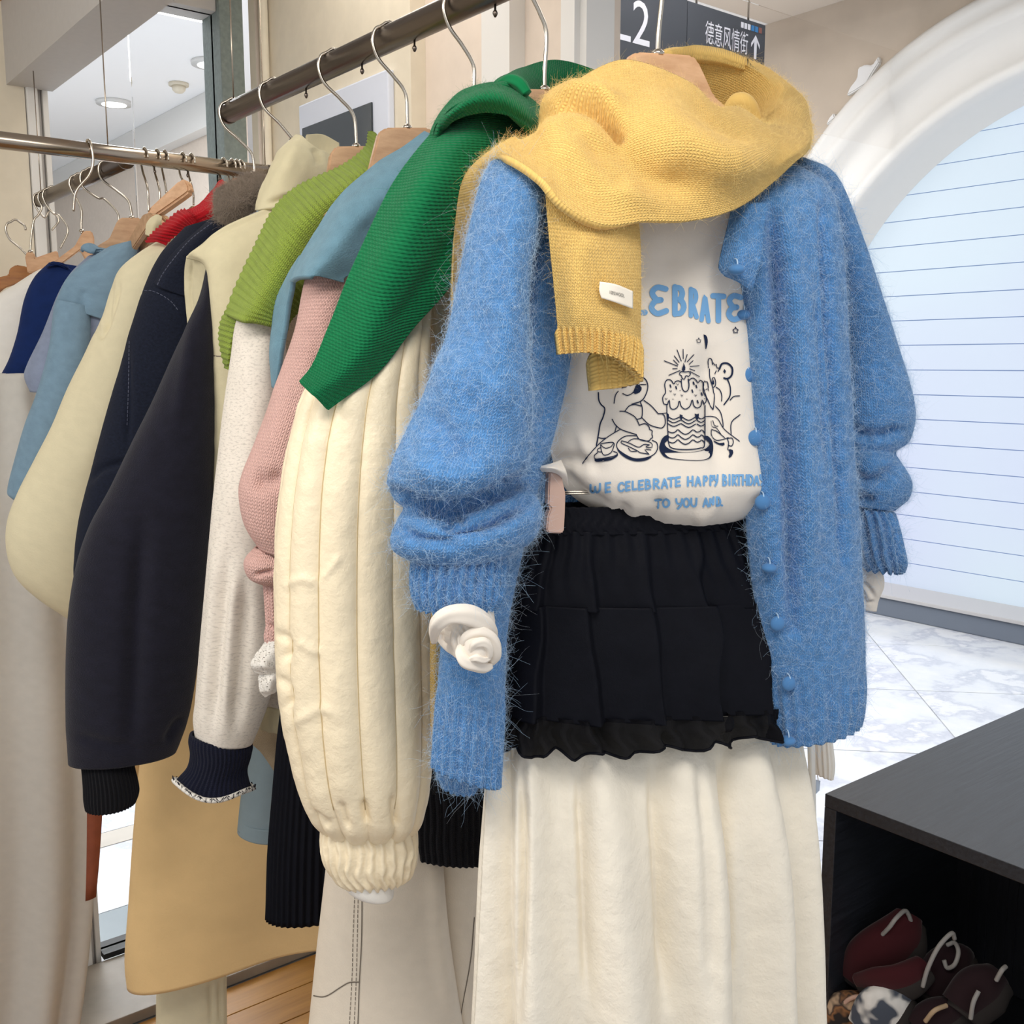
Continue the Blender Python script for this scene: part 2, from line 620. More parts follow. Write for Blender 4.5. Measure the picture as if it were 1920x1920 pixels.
M['sign_text'] = plain('sign_text', (226, 228, 238), 0.6)
M['screen'] = plain('screen_dark', (46, 52, 56), 0.12, spec=0.6)
M['screen_frame'] = plain('screen_frame', (218, 224, 238), 0.4)
M['picto_blue'] = plain('pictogram_blue', (60, 130, 190), 0.6)
M['picto_brown'] = plain('pictogram_brown', (140, 90, 80), 0.6)
M['marble_edge'] = plain('marble_edge', (132, 122, 110), 0.4, var=0.2, scale=9)
M['sill_grey'] = plain('sill_grey', (104, 112, 124), 0.4, spec=0.4)
M['sill_top'] = plain('sill_top', (178, 176, 176), 0.4)


def wood_mat(name, a, b, rough=0.45, axis=0, sc=1.0):
    t = NT(name)
    mp = t.new('ShaderNodeMapping')
    t.link(t.obj(), mp.inputs[0])
    s = [18 * sc, 18 * sc, 18 * sc]; s[axis] = 1.4 * sc
    mp.inputs['Scale'].default_value = s
    n = t.noise(mp.outputs[0], 3.0, 5.0, 0.6)
    t.link(t.ramp(n, [(0.3, lin(a)), (0.7, lin(b))]), t.b.inputs['Base Color'])
    t.b.inputs['Roughness'].default_value = rough
    t.link(t.bump(n, 0.0006), t.b.inputs['Normal'])
    return t.m


M['hanger_wood'] = wood_mat('hanger_wood', (176, 138, 104), (204, 166, 130), 0.55, 0, 1.6)
M['hanger_tan'] = wood_mat('hanger_tan', (196, 150, 110), (222, 180, 140), 0.5, 0, 1.6)
M['hanger_brown'] = wood_mat('hanger_brown', (134, 82, 34), (170, 112, 54), 0.4, 0, 1.6)
M['plank'] = wood_mat('floor_plank', (138, 94, 38), (170, 122, 56), 0.4, 0, 0.8)
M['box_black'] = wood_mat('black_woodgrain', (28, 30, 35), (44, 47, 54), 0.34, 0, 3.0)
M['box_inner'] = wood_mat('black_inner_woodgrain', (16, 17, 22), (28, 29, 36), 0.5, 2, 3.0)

t = NT('marble_tile')
n = t.noise(t.obj(), 2.2, 7.0, 0.62)
t.link(t.ramp(n, [(0.38, lin((222, 224, 226))), (0.5, lin((212, 216, 222))), (0.56, lin((188, 192, 204))), (0.6, lin((220, 222, 226)))]), t.b.inputs['Base Color'])
t.b.inputs['Roughness'].default_value = 0.13
M['tile'] = t.m
M['tile_band'] = plain('tile_band', (186, 180, 172), 0.2, var=0.05, scale=8)
M['tile_joint'] = plain('tile_joint', (186, 187, 190), 0.7)

t = NT('window_glass')
t.b.inputs['Base Color'].default_value = (0.97, 0.99, 1, 1)
t.b.inputs['Roughness'].default_value = 0.02
t.b.inputs['Transmission Weight'].default_value = 1.0
t.b.inputs['IOR'].default_value = 1.02
t.b.inputs['Specular IOR Level'].default_value = 0.5
M['glass'] = t.m
t = NT('tinted_glass')
t.b.inputs['Base Color'].default_value = (0.975, 0.965, 0.955, 1)
t.b.inputs['Roughness'].default_value = 0.02
t.b.inputs['Transmission Weight'].default_value = 1.0
t.b.inputs['IOR'].default_value = 1.02
M['tint'] = t.m

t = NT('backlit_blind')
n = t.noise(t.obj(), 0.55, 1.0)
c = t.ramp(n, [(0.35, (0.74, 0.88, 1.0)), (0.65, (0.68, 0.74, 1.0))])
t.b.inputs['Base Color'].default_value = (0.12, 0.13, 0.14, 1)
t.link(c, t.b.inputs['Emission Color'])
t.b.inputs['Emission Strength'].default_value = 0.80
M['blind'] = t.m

# ------------------------------------------------------------------ the setting
YB = 2.80
o = box('wall_back', (-2.2, YB, 0), (0.70, YB + 0.12, 2.60), M['wall_cream'], kind='structure')
o = box('ceiling', (-2.2, -1.0, 2.56), (0.66, YB + 0.12, 2.66), M['ceil_white'], kind='structure')
o = box('trim_1', (-2.2, YB - 0.016, 2.535), (0.66, YB - 0.0005, 2.5595), M['wood_trim'], kind='structure')
o = box('trim_2', (0.644, -1.0, 2.535), (0.6595, YB - 0.017, 2.5595), M['wood_trim'], kind='structure')
o = box('ceiling_beam', (0.66, -1.0, 2.345), (0.765, YB, 2.80), M['beam_grey'], kind='structure')
o = box('ceiling_over_rail', (0.766, -1.0, 2.80), (1.40, YB + 0.12, 2.90), M['ceil_white'], kind='structure')

# tall shop window at the far end, looking into the mall corridor
win = thing('window_1', None, None, (0.97, YB, 0.0))
win['kind'] = 'structure'
def wpart(name, lo, hi, mat, bev=0.003):
    return box(name, lo, hi, mat, win, bev)
wpart('frame', (0.702, YB - 0.01, 0.0), (0.728, YB + 0.12, 2.60), M['white_paint'])
wpart('frame', (0.729, YB + 0.02, 0.0), (0.742, YB + 0.10, 2.60), M['beam_grey'])
wpart('frame', (0.743, YB + 0.01, 0.0), (0.757, YB + 0.12, 2.60), M['white_paint'])
wpart('frame', (1.195, YB - 0.03, 0.0), (1.262, YB + 0.09, 2.80), M['frosted'])
wpart('frame', (0.757, YB - 0.01, 2.615), (1.195, YB + 0.09, 2.80), M['beam_grey'])
wpart('frame', (0.757, YB - 0.012, 0.03), (1.195, YB + 0.06, 0.046), M['black_gasket'], 0.001)
wpart('sill', (0.40, YB - 0.30, 0.0), (1.262, YB - 0.013, 0.03), M['marble_edge'])
wpart('pane', (0.757, YB + 0.02, 0.046), (0.968, YB + 0.03, 2.615), M['glass'], 0)
wpart('pane', (0.970, YB + 0.02, 0.046), (1.195, YB + 0.03, 2.615), M['glass'], 0)

# right-hand wall with pilasters
wr = box('wall_right', (1.30, 1.36, 0), (1.318, YB - 0.031, 2.80), M['wall_pink'], kind='structure')
def rp(name, y0, y1, x0, mat, z0=0.0, z1=2.80):
    return box(name, (x0, y0, z0), (1.2998, y1, z1), mat, kind='structure')
rp('wall_right_pilaster', 1.94, 2.735, 1.262, M['wall_cream'])
rp('wall_right_pilaster', 1.60, 1.688, 1.262, M['white_paint'])
rp('trim_3', 1.356, 1.422, 1.235, M['white_paint'])
rp('trim_4', 1.372, 1.404, 1.222, M['white_paint'])
o = pipe('trim_5', [(1.248, 2.615, 0.01), (1.248, 2.615, 1.4), (1.248, 2.615, 2.79)], 0.012, M['wall_cream'], smooth_path=False)
o['kind'] = 'structure'
o = pipe('trim_6', [(1.250, 2.655, 0.01), (1.250, 2.655, 1.4), (1.250, 2.655, 2.79)], 0.008, M['wall_pink'], smooth_path=False)
o['kind'] = 'structure'

# shop floor of oak planks
fl = thing('floor', None, None, (0.3, 1.0, -0.03))
fl['kind'] = 'structure'
box('plank_bed', (-2.2, -1.0, -0.03), (1.30, 2.498, -0.012), M['black_gasket'], fl)
pm = None
for r in range(20):
    y = 2.497 - 0.115 * (r + 1)
    for q in range(3):
        x = -1.3 + 0.9 * q + (0.37 if r % 2 else 0.0)
        if pm is None:
            pm = box('plank', (-0.445, 0.0, -0.012), (0.445, 0.112, 0.0), M['plank'], None, 0.002)
            ob = pm
        else:
            ob = pm.copy(); COL.objects.link(ob)
        ob.parent = fl
        c0 = pm.get('c0')
        ob.location = (x + 0.445 - 0.3, y + 0.056 - 1.0, 0.03 - 0.012)

# mall floor of large glossy tiles, laid diagonally
mf = thing('floor_2', None, None, (4.0, 3.0, -0.03))
mf['kind'] = 'structure'
box('tile_bed', (-2.2, -1.5, -0.035), (9.5, 16.0, -0.008), M['tile_joint'], mf)
tm = None; bm_ = None
c45, s45 = math.cos(math.radians(-45.5)), math.sin(math.radians(-45.5))
for i in range(-12, 13):
    for j in range(-11, 13):
        cx, cy = 4.2 + (i * c45 - j * s45) * 0.9, 4.0 + (i * s45 + j * c45) * 0.9
        inside_shop = (cx < 1.94 and cy < 3.45) or (cx < 2.55 and 2.25 < cy < 4.84)
        if inside_shop or cx > 6.9 or cx < -0.3 or cy < 0.0 or cy > 10.5: continue
        if tm is None:
            tm = box('tile', (-0.447, -0.447, -0.008), (0.447, 0.447, 0.0), M['tile'], None, 0.002)
            ob = tm
        else:
            ob = tm.copy(); COL.objects.link(ob)
        ob.parent = mf
        ob.location = (cx - 4.0, cy - 3.0, 0.03 - 0.008)
        ob.rotation_euler = (0, 0, math.radians(-45.5))
M['reflection_band'] = plain('reflection_band', (132, 142, 148), 0.25, var=0.05, scale=6)
box('border_reflection_strip', (0.2, 2.935, -0.007), (1.9, 3.10, 0.0), M['reflection_band'], mf)  # grey-blue floor strip standing in for the dark reflection at the glass
box('border_reflection_strip', (0.2, 3.55, -0.007), (1.9, 3.66, 0.0), M['tile_band'], mf)
for k in range(3):
    for y0, y1 in ((3.105, 3.545), (3.665, 4.2)):
        box('tile', (0.2 + .57 * k, y0, -0.008), (0.765 + .57 * k, y1, 0.0), M['tile'], mf, 0.002)

# mall beyond
o = box('wall_mall', (6.32, 0.2, 0), (6.6, 1.05, 4.1), M['wall_brown'], kind='structure')
o = box('ceiling_mall_hall', (1.43, 5.0, 4.10), (6.9, 16.0, 4.2), M['corridor_white'], kind='structure')
o = box('ceiling_mall', (1.43, -1.5, 4.10), (6.9, 4.998, 4.2), M['mall_ceil'], kind='structure')
o = box('ceiling_mall_corridor', (-3.0, YB + 0.5, 4.10), (1.428, 16.0, 4.2), M['corridor_white'], kind='structure')
o = box('wall_mall_side', (4.0, 9.2, 0.0), (4.2, 15.9, 4.098), M['wall_pink'], kind='structure')
o = box('wall_mall_end', (-3.0, 15.6, 0.0), (3.99, 15.8, 4.098), M['white_paint'], kind='structure')
o = box('trim_7', (3.86, 9.2, 3.80), (3.999, 15.59, 4.098), M['white_paint'], kind='structure')
# coves on the mall ceiling
o = box('trim_8', (2.6, 3.55, 4.00), (6.3, 3.70, 4.099), M['white_paint'], kind='structure')
o = box('trim_9', (4.62, 3.71, 3.98), (4.78, 9.1, 4.099), M['white_paint'], kind='structure')
o = box('trim_10', (5.60, 0.3, 3.98), (5.80, 3.54, 4.099), M['white_paint'], kind='structure')

# wall with the great arched window (plane x = 6.3)
def arcpt(s, th):
    cy, cz, r = 2.884 + (2.613 - 2.884) * s, 1.718 + (1.372 - 1.718) * s, 2.176 + (1.942 - 2.176) * s
    return cy + r * math.cos(th), cz + r * math.sin(th)
def arch_curve(s, n=64):
    pts = []
    y0, z0 = arcpt(s, 0.0)
    pts.append((y0, 0.0)); pts.append((y0, z0 * 0.5))
    for k in range(n + 1):
        pts.append(arcpt(s, math.pi * k / n))
    y1, z1 = arcpt(s, math.pi)
    pts.append((y1, z1 * 0.5)); pts.append((y1, 0.0))
    return pts
prof = [(0.0, 6.32), (0.0, 6.24), (0.05, 6.205), (0.12, 6.20), (0.17, 6.225), (0.22, 6.20), (0.30, 6.185), (0.36, 6.215), (0.40, 6.26),
        (0.50, 6.275), (0.62, 6.27), (0.72, 6.24), (0.76, 6.205), (0.82, 6.20), (0.86, 6.22), (0.88, 6.30), (0.94, 6.42), (1.0, 6.50)]
rows = [[(x, y, z) for (y, z) in arch_curve(s)] for s, x in prof]
V = [p for r in rows for p in r]
k = len(rows[0])
fc = [(i * k + j, i * k + j + 1, (i + 1) * k + j + 1, (i + 1) * k + j) for i in range(len(rows) - 1) for j in range(k - 1)]
arch = thing('window_2', None, None, (6.3, 2.8, 0.0))
arch['kind'] = 'structure'
mesh_obj('arch_moulding', V, fc, M['white_paint'], arch)
# spandrel wall around the arch
oc = arch_curve(0.0)
V = []; fc = []
for y, z in oc:
    V.append((6.318, y, z)); V.append((6.318, y, 4.098))
for j in range(len(oc) - 1):
    fc.append((2 * j, 2 * j + 1, 2 * j + 3, 2 * j + 2))
o = mesh_obj('wall_mall_arch', V, fc, M['wall_brown'], smooth=False); o['kind'] = 'structure'
o = box('wall_mall_far', (6.318, 5.0605, 0.0), (6.5, 9.3, 4.098), M['wall_brown'], kind='structure')
# backlit blind slats behind the arch
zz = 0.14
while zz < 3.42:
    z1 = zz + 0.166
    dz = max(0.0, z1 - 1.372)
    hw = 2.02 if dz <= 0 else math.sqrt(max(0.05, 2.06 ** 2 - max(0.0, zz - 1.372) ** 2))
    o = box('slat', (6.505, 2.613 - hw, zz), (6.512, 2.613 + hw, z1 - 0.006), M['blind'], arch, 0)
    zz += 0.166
box('blind_backing', (6.53, 0.50, 0.10), (6.535, 4.72, 3.50), plain('blind_seam', (150, 170, 205), 0.8), arch)
box('sill', (6.12, 0.5, 0.0), (6.46, 5.2, 0.125), M['sill_grey'], arch, 0.01)
box('sill_board', (6.10, 0.5, 0.126), (6.47, 5.2, 0.15), M['sill_top'], arch, 0.004)

# glass smoke curtain under the mall ceiling
o = box('window_3', (3.0, 3.905, 3.05), (6.30, 3.913, 3.655), M['tint'], kind='structure')

# chipped plaster relief on the brown wall beside the arch
rel = thing('plaster_relief', 'small rough white plaster relief on the brown wall, close to the big arch', 'ornament', (6.3, 4.0, 3.4))
for pts in ([(1650, 106), (1652, 118), (1638, 140), (1628, 158), (1606, 172), (1590, 181), (1596, 166), (1610, 148), (1612, 128), (1626, 122), (1638, 124)], [(1566, 212), (1570, 222), (1558, 232), (1552, 236), (1556, 224)]):
    P3 = [CAM + ray(a_, b_) * (6.31 / ray(a_, b_)[0]) for a_, b_ in pts]
    prism('plaster_piece', P3, np.array([1.0, 0, 0]), .05, M['ceil_white'], rel, .008)

# overhead direction sign
sg = thing('direction_sign', 'dark grey hanging mall sign reading L2 with white Chinese lettering and arrows', 'sign', (4.4, 4.0, 3.1))
YS = 4.0
def onY(px, py, Y):
    r = ray(px, py); return CAM + r * (Y / r[1])
a = onY(1150, 0, YS)[0]; b = onY(1290, 0, YS)[0]; c = onY(1435, 60, YS)[0]
box('panel', (a, YS, 3.20), (b - 0.004, YS + 0.06, 3.92), M['sign_grey'], sg, 0.003)
box('panel', (b, YS, 3.37), (c, YS + 0.06, 3.605), M['sign_grey'], sg, 0.003)
box('panel', (b, YS, 3.13), (c, YS + 0.06, 3.364), M['sign_grey'], sg, 0.003)
for x in (a + 0.12, b + 0.1, c - 0.12):
    pipe('hanging_rod', [(x, YS + 0.03, 3.59), (x, YS + 0.03, 3.8), (x, YS + 0.03, 4.1)], 0.006, M['steel'], sg, smooth_path=False)


def text_mesh(s):
    cu = bpy.data.curves.new('text', 'FONT')
    cu.body = s
    cu.resolution_u = 3
    ob = bpy.data.objects.new('text', cu)
    COL.objects.link(ob)
    bpy.context.view_layer.update()
    me = bpy.data.meshes.new_from_object(ob.evaluated_get(bpy.context.evaluated_depsgraph_get()))
    bpy.data.objects.remove(ob)
    V = np.array([tuple(v.co) for v in me.vertices]); f = [list(p.vertices) for p in me.polygons]
    bpy.data.meshes.remove(me)
    lo, hi = V.min(0), V.max(0)
    V = (V - lo) / np.maximum(hi - lo, 1e-9)
    return V, f


def sign_text(name, s, x0, x1, z0, z1, mat):
    V, f = text_mesh(s)
    W3 = np.stack([x0 + V[:, 0] * (x1 - x0), np.full(len(V), YS - 0.0015), z0 + V[:, 1] * (z1 - z0)], 1)
    o = mesh_obj(name, W3, f, mat, sg, smooth=False)
    return o


def spx(px, py):
    p = onY(px, py, YS); return p[0], p[2]
(xa, zb), (xb, zt) = spx(1152, 70), spx(1178, 3)
sign_text('letter', 'L', xa, xb + 0.02, 3.315, 3.53, M['sign_text'])
(xa, zb), (xb, zt) = spx(1183, 76), spx(1211, 14)
sign_text('numeral', '2', xa + 0.01, xb + 0.03, 3.315, 3.53, M['sign_text'])
xa, _ = spx(1322, 70); xb, _ = spx(1402, 80)
o = sign_text('lettering', '\u5fb7\u610f\u98ce\u60c5\u8857', xa, xb, 3.415, 3.535, M['sign_text']); o['kind'] = 'stuff'
def arrow(x, z, h):
    w = h * 0.09
    pts = [(-w, 0), (w, 0), (w, h * .72), (h * .30, h * .45), (h * .30, h * .62), (0, h), (-h * .30, h * .62), (-h * .30, h * .45), (-w, h * .72)]
    V = [(x + p, YS - 0.0015, z + q) for p, q in pts]
    mesh_obj('arrow', V, [tuple(range(9))], M['sign_text'], sg, smooth=False)
xa, _ = spx(1416, 85)
arrow(xa, 3.405, 0.13); arrow(xa, 3.20, 0.13)
x0, _ = spx(1389, 50)
for k, (mm, w) in enumerate([('sign_text', .022), ('sign_text', .022), ('sign_text', .022), ('picto_blue', .026), ('picto_blue', .026), ('picto_brown', .026)]):
    box('pictogram', (x0, YS - 0.002, 3.552), (x0 + w, YS - 0.0005, 3.582), M[mm], sg)
    x0 += w + 0.008

# framed screen on the pilaster
sc = thing('wall_screen', 'dark screen in a pale bluish frame on the cream pilaster behind the rail', 'screen', (1.25, 2.21, 1.85))
box('frame', (1.244, 2.005, 1.86), (1.2612, 2.425, 2.312), M['screen_frame'], sg if False else sc, 0.004)
box('display', (1.240, 2.068, 1.90), (1.2435, 2.402, 2.254), M['screen'], sc, 0.001)

# things on the mall ceiling
def downlight(x, y, r, label):
    d = thing('ceiling_light', label, 'light', (x, y, 4.07), 'downlights on the mall ceiling')
    pipe('rim', [(x, y, 4.099), (x, y, 4.08), (x, y, 4.07)], r, M['white_paint'], d, n=20, smooth_path=False)
    e = NT('lamp_glow'); e.b.inputs['Emission Color'].default_value = (1, 1, 1, 1); e.b.inputs['Emission Strength'].default_value = 2.2
    pipe('diffuser', [(x, y, 4.0695), (x, y, 4.067), (x, y, 4.065)], r * 0.7, e.m, d, n=20, smooth_path=False)
downlight(3.33, 10.2, 0.16, 'round ceiling light seen through the shop window, lower one, beside the smoke detector')
downlight(3.54, 8.4, 0.16, 'round ceiling light seen through the shop window, higher one, beside the grey window post')
d = thing('smoke_detector', 'small beige smoke detector on the white mall ceiling between two round lights', 'detector', (3.57, 9.2, 4.03))
pipe('base', [(3.57, 9.2, 4.099), (3.57, 9.2, 4.08), (3.57, 9.2, 4.075)], 0.085, M['wall_cream'], d, n=20, smooth_path=False)
pipe('sensor', [(3.57, 9.2, 4.0745), (3.57, 9.2, 4.04), (3.57, 9.2, 4.02)], [0.06, 0.055, 0.035], M['wall_cream'], d, n=20, smooth_path=False)

# ------------------------------------------------------------------ the rails
ZR = 2.058
def rail(name, label, a, b, mat, wires, pegs, group=None):
    a = np.array(a, float); b = np.array(b, float)
    r = thing(name, label, 'rail', (a + b) / 2, group)
    d = (b - a) / np.linalg.norm(b - a)
    pipe('bar', [a, (a + b) / 2, b], RR, mat, r, n=28, smooth_path=False)
    for q in (a - d * 0.002, b + d * 0.002):
        pipe('end_cap', [q - d * 0.004, q, q + d * 0.004], RR + 0.0007, M['steel_dark'], r, n=24, smooth_path=False)
    for w in wires:
        p = a + (b - a) * w
        top = 2.345 if abs(p[0] - 0.70) < 0.07 else (2.56 if p[0] < 0.66 else 2.80)
        pipe('hanging_wire', [p + [0, 0, RR * 0.9], p + [0, 0, 0.1], [p[0], p[1], top]], 0.0012, M['steel'], r, smooth_path=False, n=6)
    for w in pegs:
        p = a + (b - a) * w
        pipe('peg', [p - [0, 0, RR * 0.9], p - [0, 0, RR + 0.005], p - [0, 0, RR + 0.006], p - [0, 0, RR + 0.008], p - [0, 0, RR + 0.010], p - [0, 0, RR + 0.012]],
             [0.0012, 0.0012, 0.0022, 0.0028, 0.0022, 0.001], M['steel_dark'], r, n=10, smooth_path=False)
    return r
rail('clothes_rail', 'long brushed steel rail carrying the scarves, sloping across the top', (XR, 0.25, ZR), (XR, 1.555, ZR), M['steel_dark'],
     (0.10, 0.985), [(rail_y(p) - 0.25) / 1.305 for p in (588, 690, 785, 930)])
rail('clothes_rail', 'polished cross rail with a row of bare wire hooks, in front of the window', (0.25, 2.0, ZR + 0.003), (0.955, 2.0, ZR + 0.003), M['steel'],
     (0.55, 0.99), (0.67, 0.76, 0.85, 0.97))
rail('clothes_rail', 'short grey rail end with open tube, beyond the polished cross rail', (XR, 2.035, ZR), (XR, 2.645, ZR), M['steel_dark'], (0.98,), ())

# ------------------------------------------------------------------ garment helpers
H = {k: Plane(rail_y(p)) for k, p in dict(h1=1235, h2=1015, h3=870, h4=740, h5=640, h6=530, h7=455).items()}
H['h8'] = Plane(1.80, 18); H['h9'] = Plane(2.13, 16); H['h10'] = Plane(2.33, 14); H['h11'] = Plane(2.45, 12); H['h12'] = Plane(2.58, 10)
H['tan'] = Plane(1.62, 18); H['dress'] = Plane(2.28, 14); H['far'] = Plane(2.42, 8)
HG = 'wooden hangers on the rails'


def hook_path(pl, base, side=1.0, R=None):
    R = np.array([XR, pl.o[1], ZR]) if R is None else np.array(R, float)
    z = np.array([0, 0, 1.0]); u = pl.u * side
    bu = float((base - R) @ u); bz = base[2] - R[2]
    q = RR
    P = [(bu, bz), (bu, bz * 0.7 - 0.018), (bu * 0.8 + 0.002, -0.060), (bu * 0.4 - 0.004, -0.042), (-q * 0.9, -0.024), (-(q + 0.005), -0.006),
         (-(q + 0.002), 0.008), (-q * 0.62, q * 0.86), (0.0, q + 0.0032), (q * 0.66, q * 0.82), (q + 0.0025, 0.006), (q + 0.004, -0.003)]
    return [R + u * a + z * b for a, b in P]


def hanger(pl, hook_px, neck, label, mat='hanger_wood', dn=0.0, th=0.014, R=None, side=1.0, wire=0.0021, name='clothes_hanger', group=HG):
    """neck: px outline of the wooden body."""
    nk = np.array(neck, float)
    P3 = pl.at(nk[:, 0], nk[:, 1], dn)
    base = pl.at(hook_px[0], hook_px[1], dn)
    h = thing(name, label, 'hanger', base, group)
    prism('body', list(P3), pl.n, th, M[mat], h, 0.0022)
    pts = hook_path(pl, base, side, R)
    pts[0] = pts[0] - np.array([0, 0, 0.006])
    pipe('hook', pts, wire, M['wire'], h, n=10, k=70)
    pipe('ferrule', [base - np.array([0, 0, .002]), base + np.array([0, 0, .001]), base + np.array([0, 0, .0035])], [0.0055, 0.0055, 0.003], M['wire'], h, n=12, smooth_path=False)
    return h


def garment(name, label, cat, pl, px, py, dn=0.0, group=None):
    return thing(name, label, cat, pl.at(px, py, dn), group)


def quilt(k, amp, ph=0.0):
    def f(P, U, V):
        return amp * (np.abs(np.sin(math.pi * (U * k + ph))) ** 0.6 - 0.6)
    return f


def ribs(k, amp, v0=0.0, v1=1.0, wob=0.0):
    def f(P, U, V):
        w = np.clip((V - v0) / 0.04, 0, 1) * np.clip((v1 - V) / 0.02 + 1, 0, 1)
        ph = U * k + (wob * fbm(np.stack([U * 7, V * 3, V * 0], 2), 2) if wob else 0)
        return amp * w * np.cos(2 * math.pi * ph)
    return f


def pleats(k, amp, ph=0.0, grow=(1.0, 1.0), wob=0.3):
    def f(P, U, V):
        a = grow[0] + (grow[1] - grow[0]) * V
        n = fbm(np.stack([U * 4 + ph, V * .9, U * 0 + ph], 2), 2)
        t = (U * k + ph + wob * n) % 1.0
        s = np.where(t < .86, (t / .86) ** 1.4, (1 - t) / .14)
        return amp * a * (s - .5)
    return f


def folds(k, amp, ph=0.0, grow=(1.0, 1.0), wob=0.25):
    def f(P, U, V):
        a = grow[0] + (grow[1] - grow[0]) * V
        n = fbm(np.stack([U * 3 + ph, V * 1.2, U * 0 + ph], 2), 2)
        return amp * a * np.sin(2 * math.pi * (U * k + ph + wob * n))
    return f


# cloth materials
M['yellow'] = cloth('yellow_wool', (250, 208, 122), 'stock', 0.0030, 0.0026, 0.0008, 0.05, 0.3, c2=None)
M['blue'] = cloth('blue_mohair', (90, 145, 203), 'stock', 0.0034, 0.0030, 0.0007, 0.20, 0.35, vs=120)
M['blue_fibre'] = plain('blue_fibre', (182, 210, 236), 0.8, spec=0.1)
M['halo_fibre'] = plain('halo_fibre', (214, 222, 232), 0.8, spec=0.1)
M['yellow_fibre'] = plain('yellow_fibre', (250, 222, 150), 0.8, spec=0.1)
M['white_jersey'] = cloth('white_jersey', (240, 231, 219), 'weave', 0.0007, 0.0007, 0.00012, 0.02, 0.1, wr=0.0008, ws=18)
M['white_linen'] = cloth('white_linen', (244, 236, 220), 'weave', 0.0011, 0.0011, 0.00025, 0.03, 0.1, wr=0.0034, ws=34)
M['black_chiffon'] = cloth('black_chiffon', (15, 16, 23), 'weave', 0.0006, 0.0006, 0.0002, 0.1, 0.0, rough=0.6, wr=0.0008, ws=40, spec=0.1)
M['black_knit'] = cloth('black_knit', (14, 14, 18), 'stock', 0.004, 0.004, 0.0006, 0.1, 0.15)
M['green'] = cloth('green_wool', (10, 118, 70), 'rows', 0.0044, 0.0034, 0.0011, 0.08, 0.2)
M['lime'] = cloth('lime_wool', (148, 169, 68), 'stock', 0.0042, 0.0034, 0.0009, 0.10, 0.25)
M['teal'] = cloth('teal_fleece', (106, 144, 162), 'fleece', 0.0022, 0.0022, 0.0012, 0.10, 0.35)
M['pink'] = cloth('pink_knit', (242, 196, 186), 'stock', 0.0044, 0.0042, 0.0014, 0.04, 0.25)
M['oat'] = cloth('oat_jersey', (234, 226, 214), 'fleece', 0.0016, 0.0016, 0.0004, 0.03, 0.2, c2=(206, 198, 187), wr=0.001, ws=20)
M['puffer'] = cloth('cream_nylon', (246, 230, 198), 'weave', 0.0008, 0.0008, 0.0001, 0.02, 0.1, rough=0.42, spec=0.45, wr=0.0020, ws=60)
M['navy_fleece'] = cloth('navy_fleece', (24, 24, 37), 'fleece', 0.0018, 0.0018, 0.0012, 0.16, 0.25)
M['navy_rib'] = cloth('navy_rib', (18, 22, 44), 'stock', 0.0024, 0.0022, 0.0007, 0.1, 0.1)
M['black_rib'] = cloth('black_rib', (12, 13, 20), 'stock', 0.0024, 0.0022, 0.0006, 0.1, 0.08)
M['vest'] = cloth('beige_cotton', (212, 202, 168), 'weave', 0.0009, 0.0009, 0.0002, 0.03, 0.1, wr=0.0022, ws=30)
M['denim'] = cloth('dark_denim', (22, 27, 42), 'denim', 0.0016, 0.0016, 0.0004, 0.3, 0.05, vs=300)
M['denim_thread'] = plain('denim_thread', (70, 74, 92), 0.8)
M['fur'] = plain('taupe_fur', (116, 104, 94), 0.9, var=0.15, scale=50)
M['fur_fibre'] = plain('taupe_fur_fibre', (156, 142, 128), 0.8, spec=0.15)
M['red'] = cloth('red_rib', (190, 16, 30), 'stock', 0.004, 0.004, 0.0008, 0.1, 0.2)
M['cream_fleece'] = cloth('cream_fleece', (216, 206, 174), 'fleece', 0.003, 0.003, 0.0005, 0.03, 0.2)
M['greyblue'] = cloth('greyblue_fleece', (122, 150, 170), 'fleece', 0.0026, 0.0026, 0.0008, 0.08, 0.2)
M['lilac_grey'] = cloth('lilac_grey_fleece', (136, 146, 168), 'fleece', 0.0026, 0.0026, 0.0006, 0.08, 0.2)
M['royal'] = cloth('royal_navy', (18, 40, 90), 'weave', 0.0012, 0.0012, 0.0003, 0.1, 0.1)
M['white_cotton'] = cloth('white_cotton', (238, 234, 226), 'weave', 0.0012, 0.0012, 0.0002, 0.02, 0.1)
M['grey_dress'] = cloth('pale_grey_satin', (200, 196, 188), 'weave', 0.001, 0.001, 0.0001, 0.03, 0.1, rough=0.6)
M['tan_skirt'] = cloth('honey_suede', (224, 190, 136), 'fleece', 0.004, 0.004, 0.0006, 0.08, 0.2, vs=9)
M['ecru'] = cloth('ecru_twill', (226, 214, 196), 'weave', 0.0012, 0.0012, 0.0003, 0.03, 0.1)
M['brown_leather'] = cloth('brown_leather', (138, 76, 54), 'weave', 0.002, 0.002, 0.0002, 0.08, 0.0, rough=0.5)
M['dark_red'] = cloth('dark_red_wool', (110, 16, 20), 'fleece', 0.002, 0.002, 0.0005, 0.1, 0.1)
M['slate'] = cloth('slate_jersey', (136, 152, 158), 'weave', 0.001, 0.001, 0.0002, 0.03, 0.1)
M['label_white'] = plain('woven_label', (244, 236, 222), 0.7)
M['print_blue'] = plain('print_blue', (122, 174, 222), 0.75, spec=0.2)
M['print_navy'] = plain('print_navy', (26, 38, 66), 0.75, spec=0.2)
M['ink'] = plain('label_ink', (52, 48, 46), 0.8)
M['thread'] = plain('seam_thread', (112, 102, 90), 0.8)
M['cream_thread'] = plain('cream_thread', (206, 184, 140), 0.8)
M['overlock'] = plain('overlock_white', (226, 222, 214), 0.8)
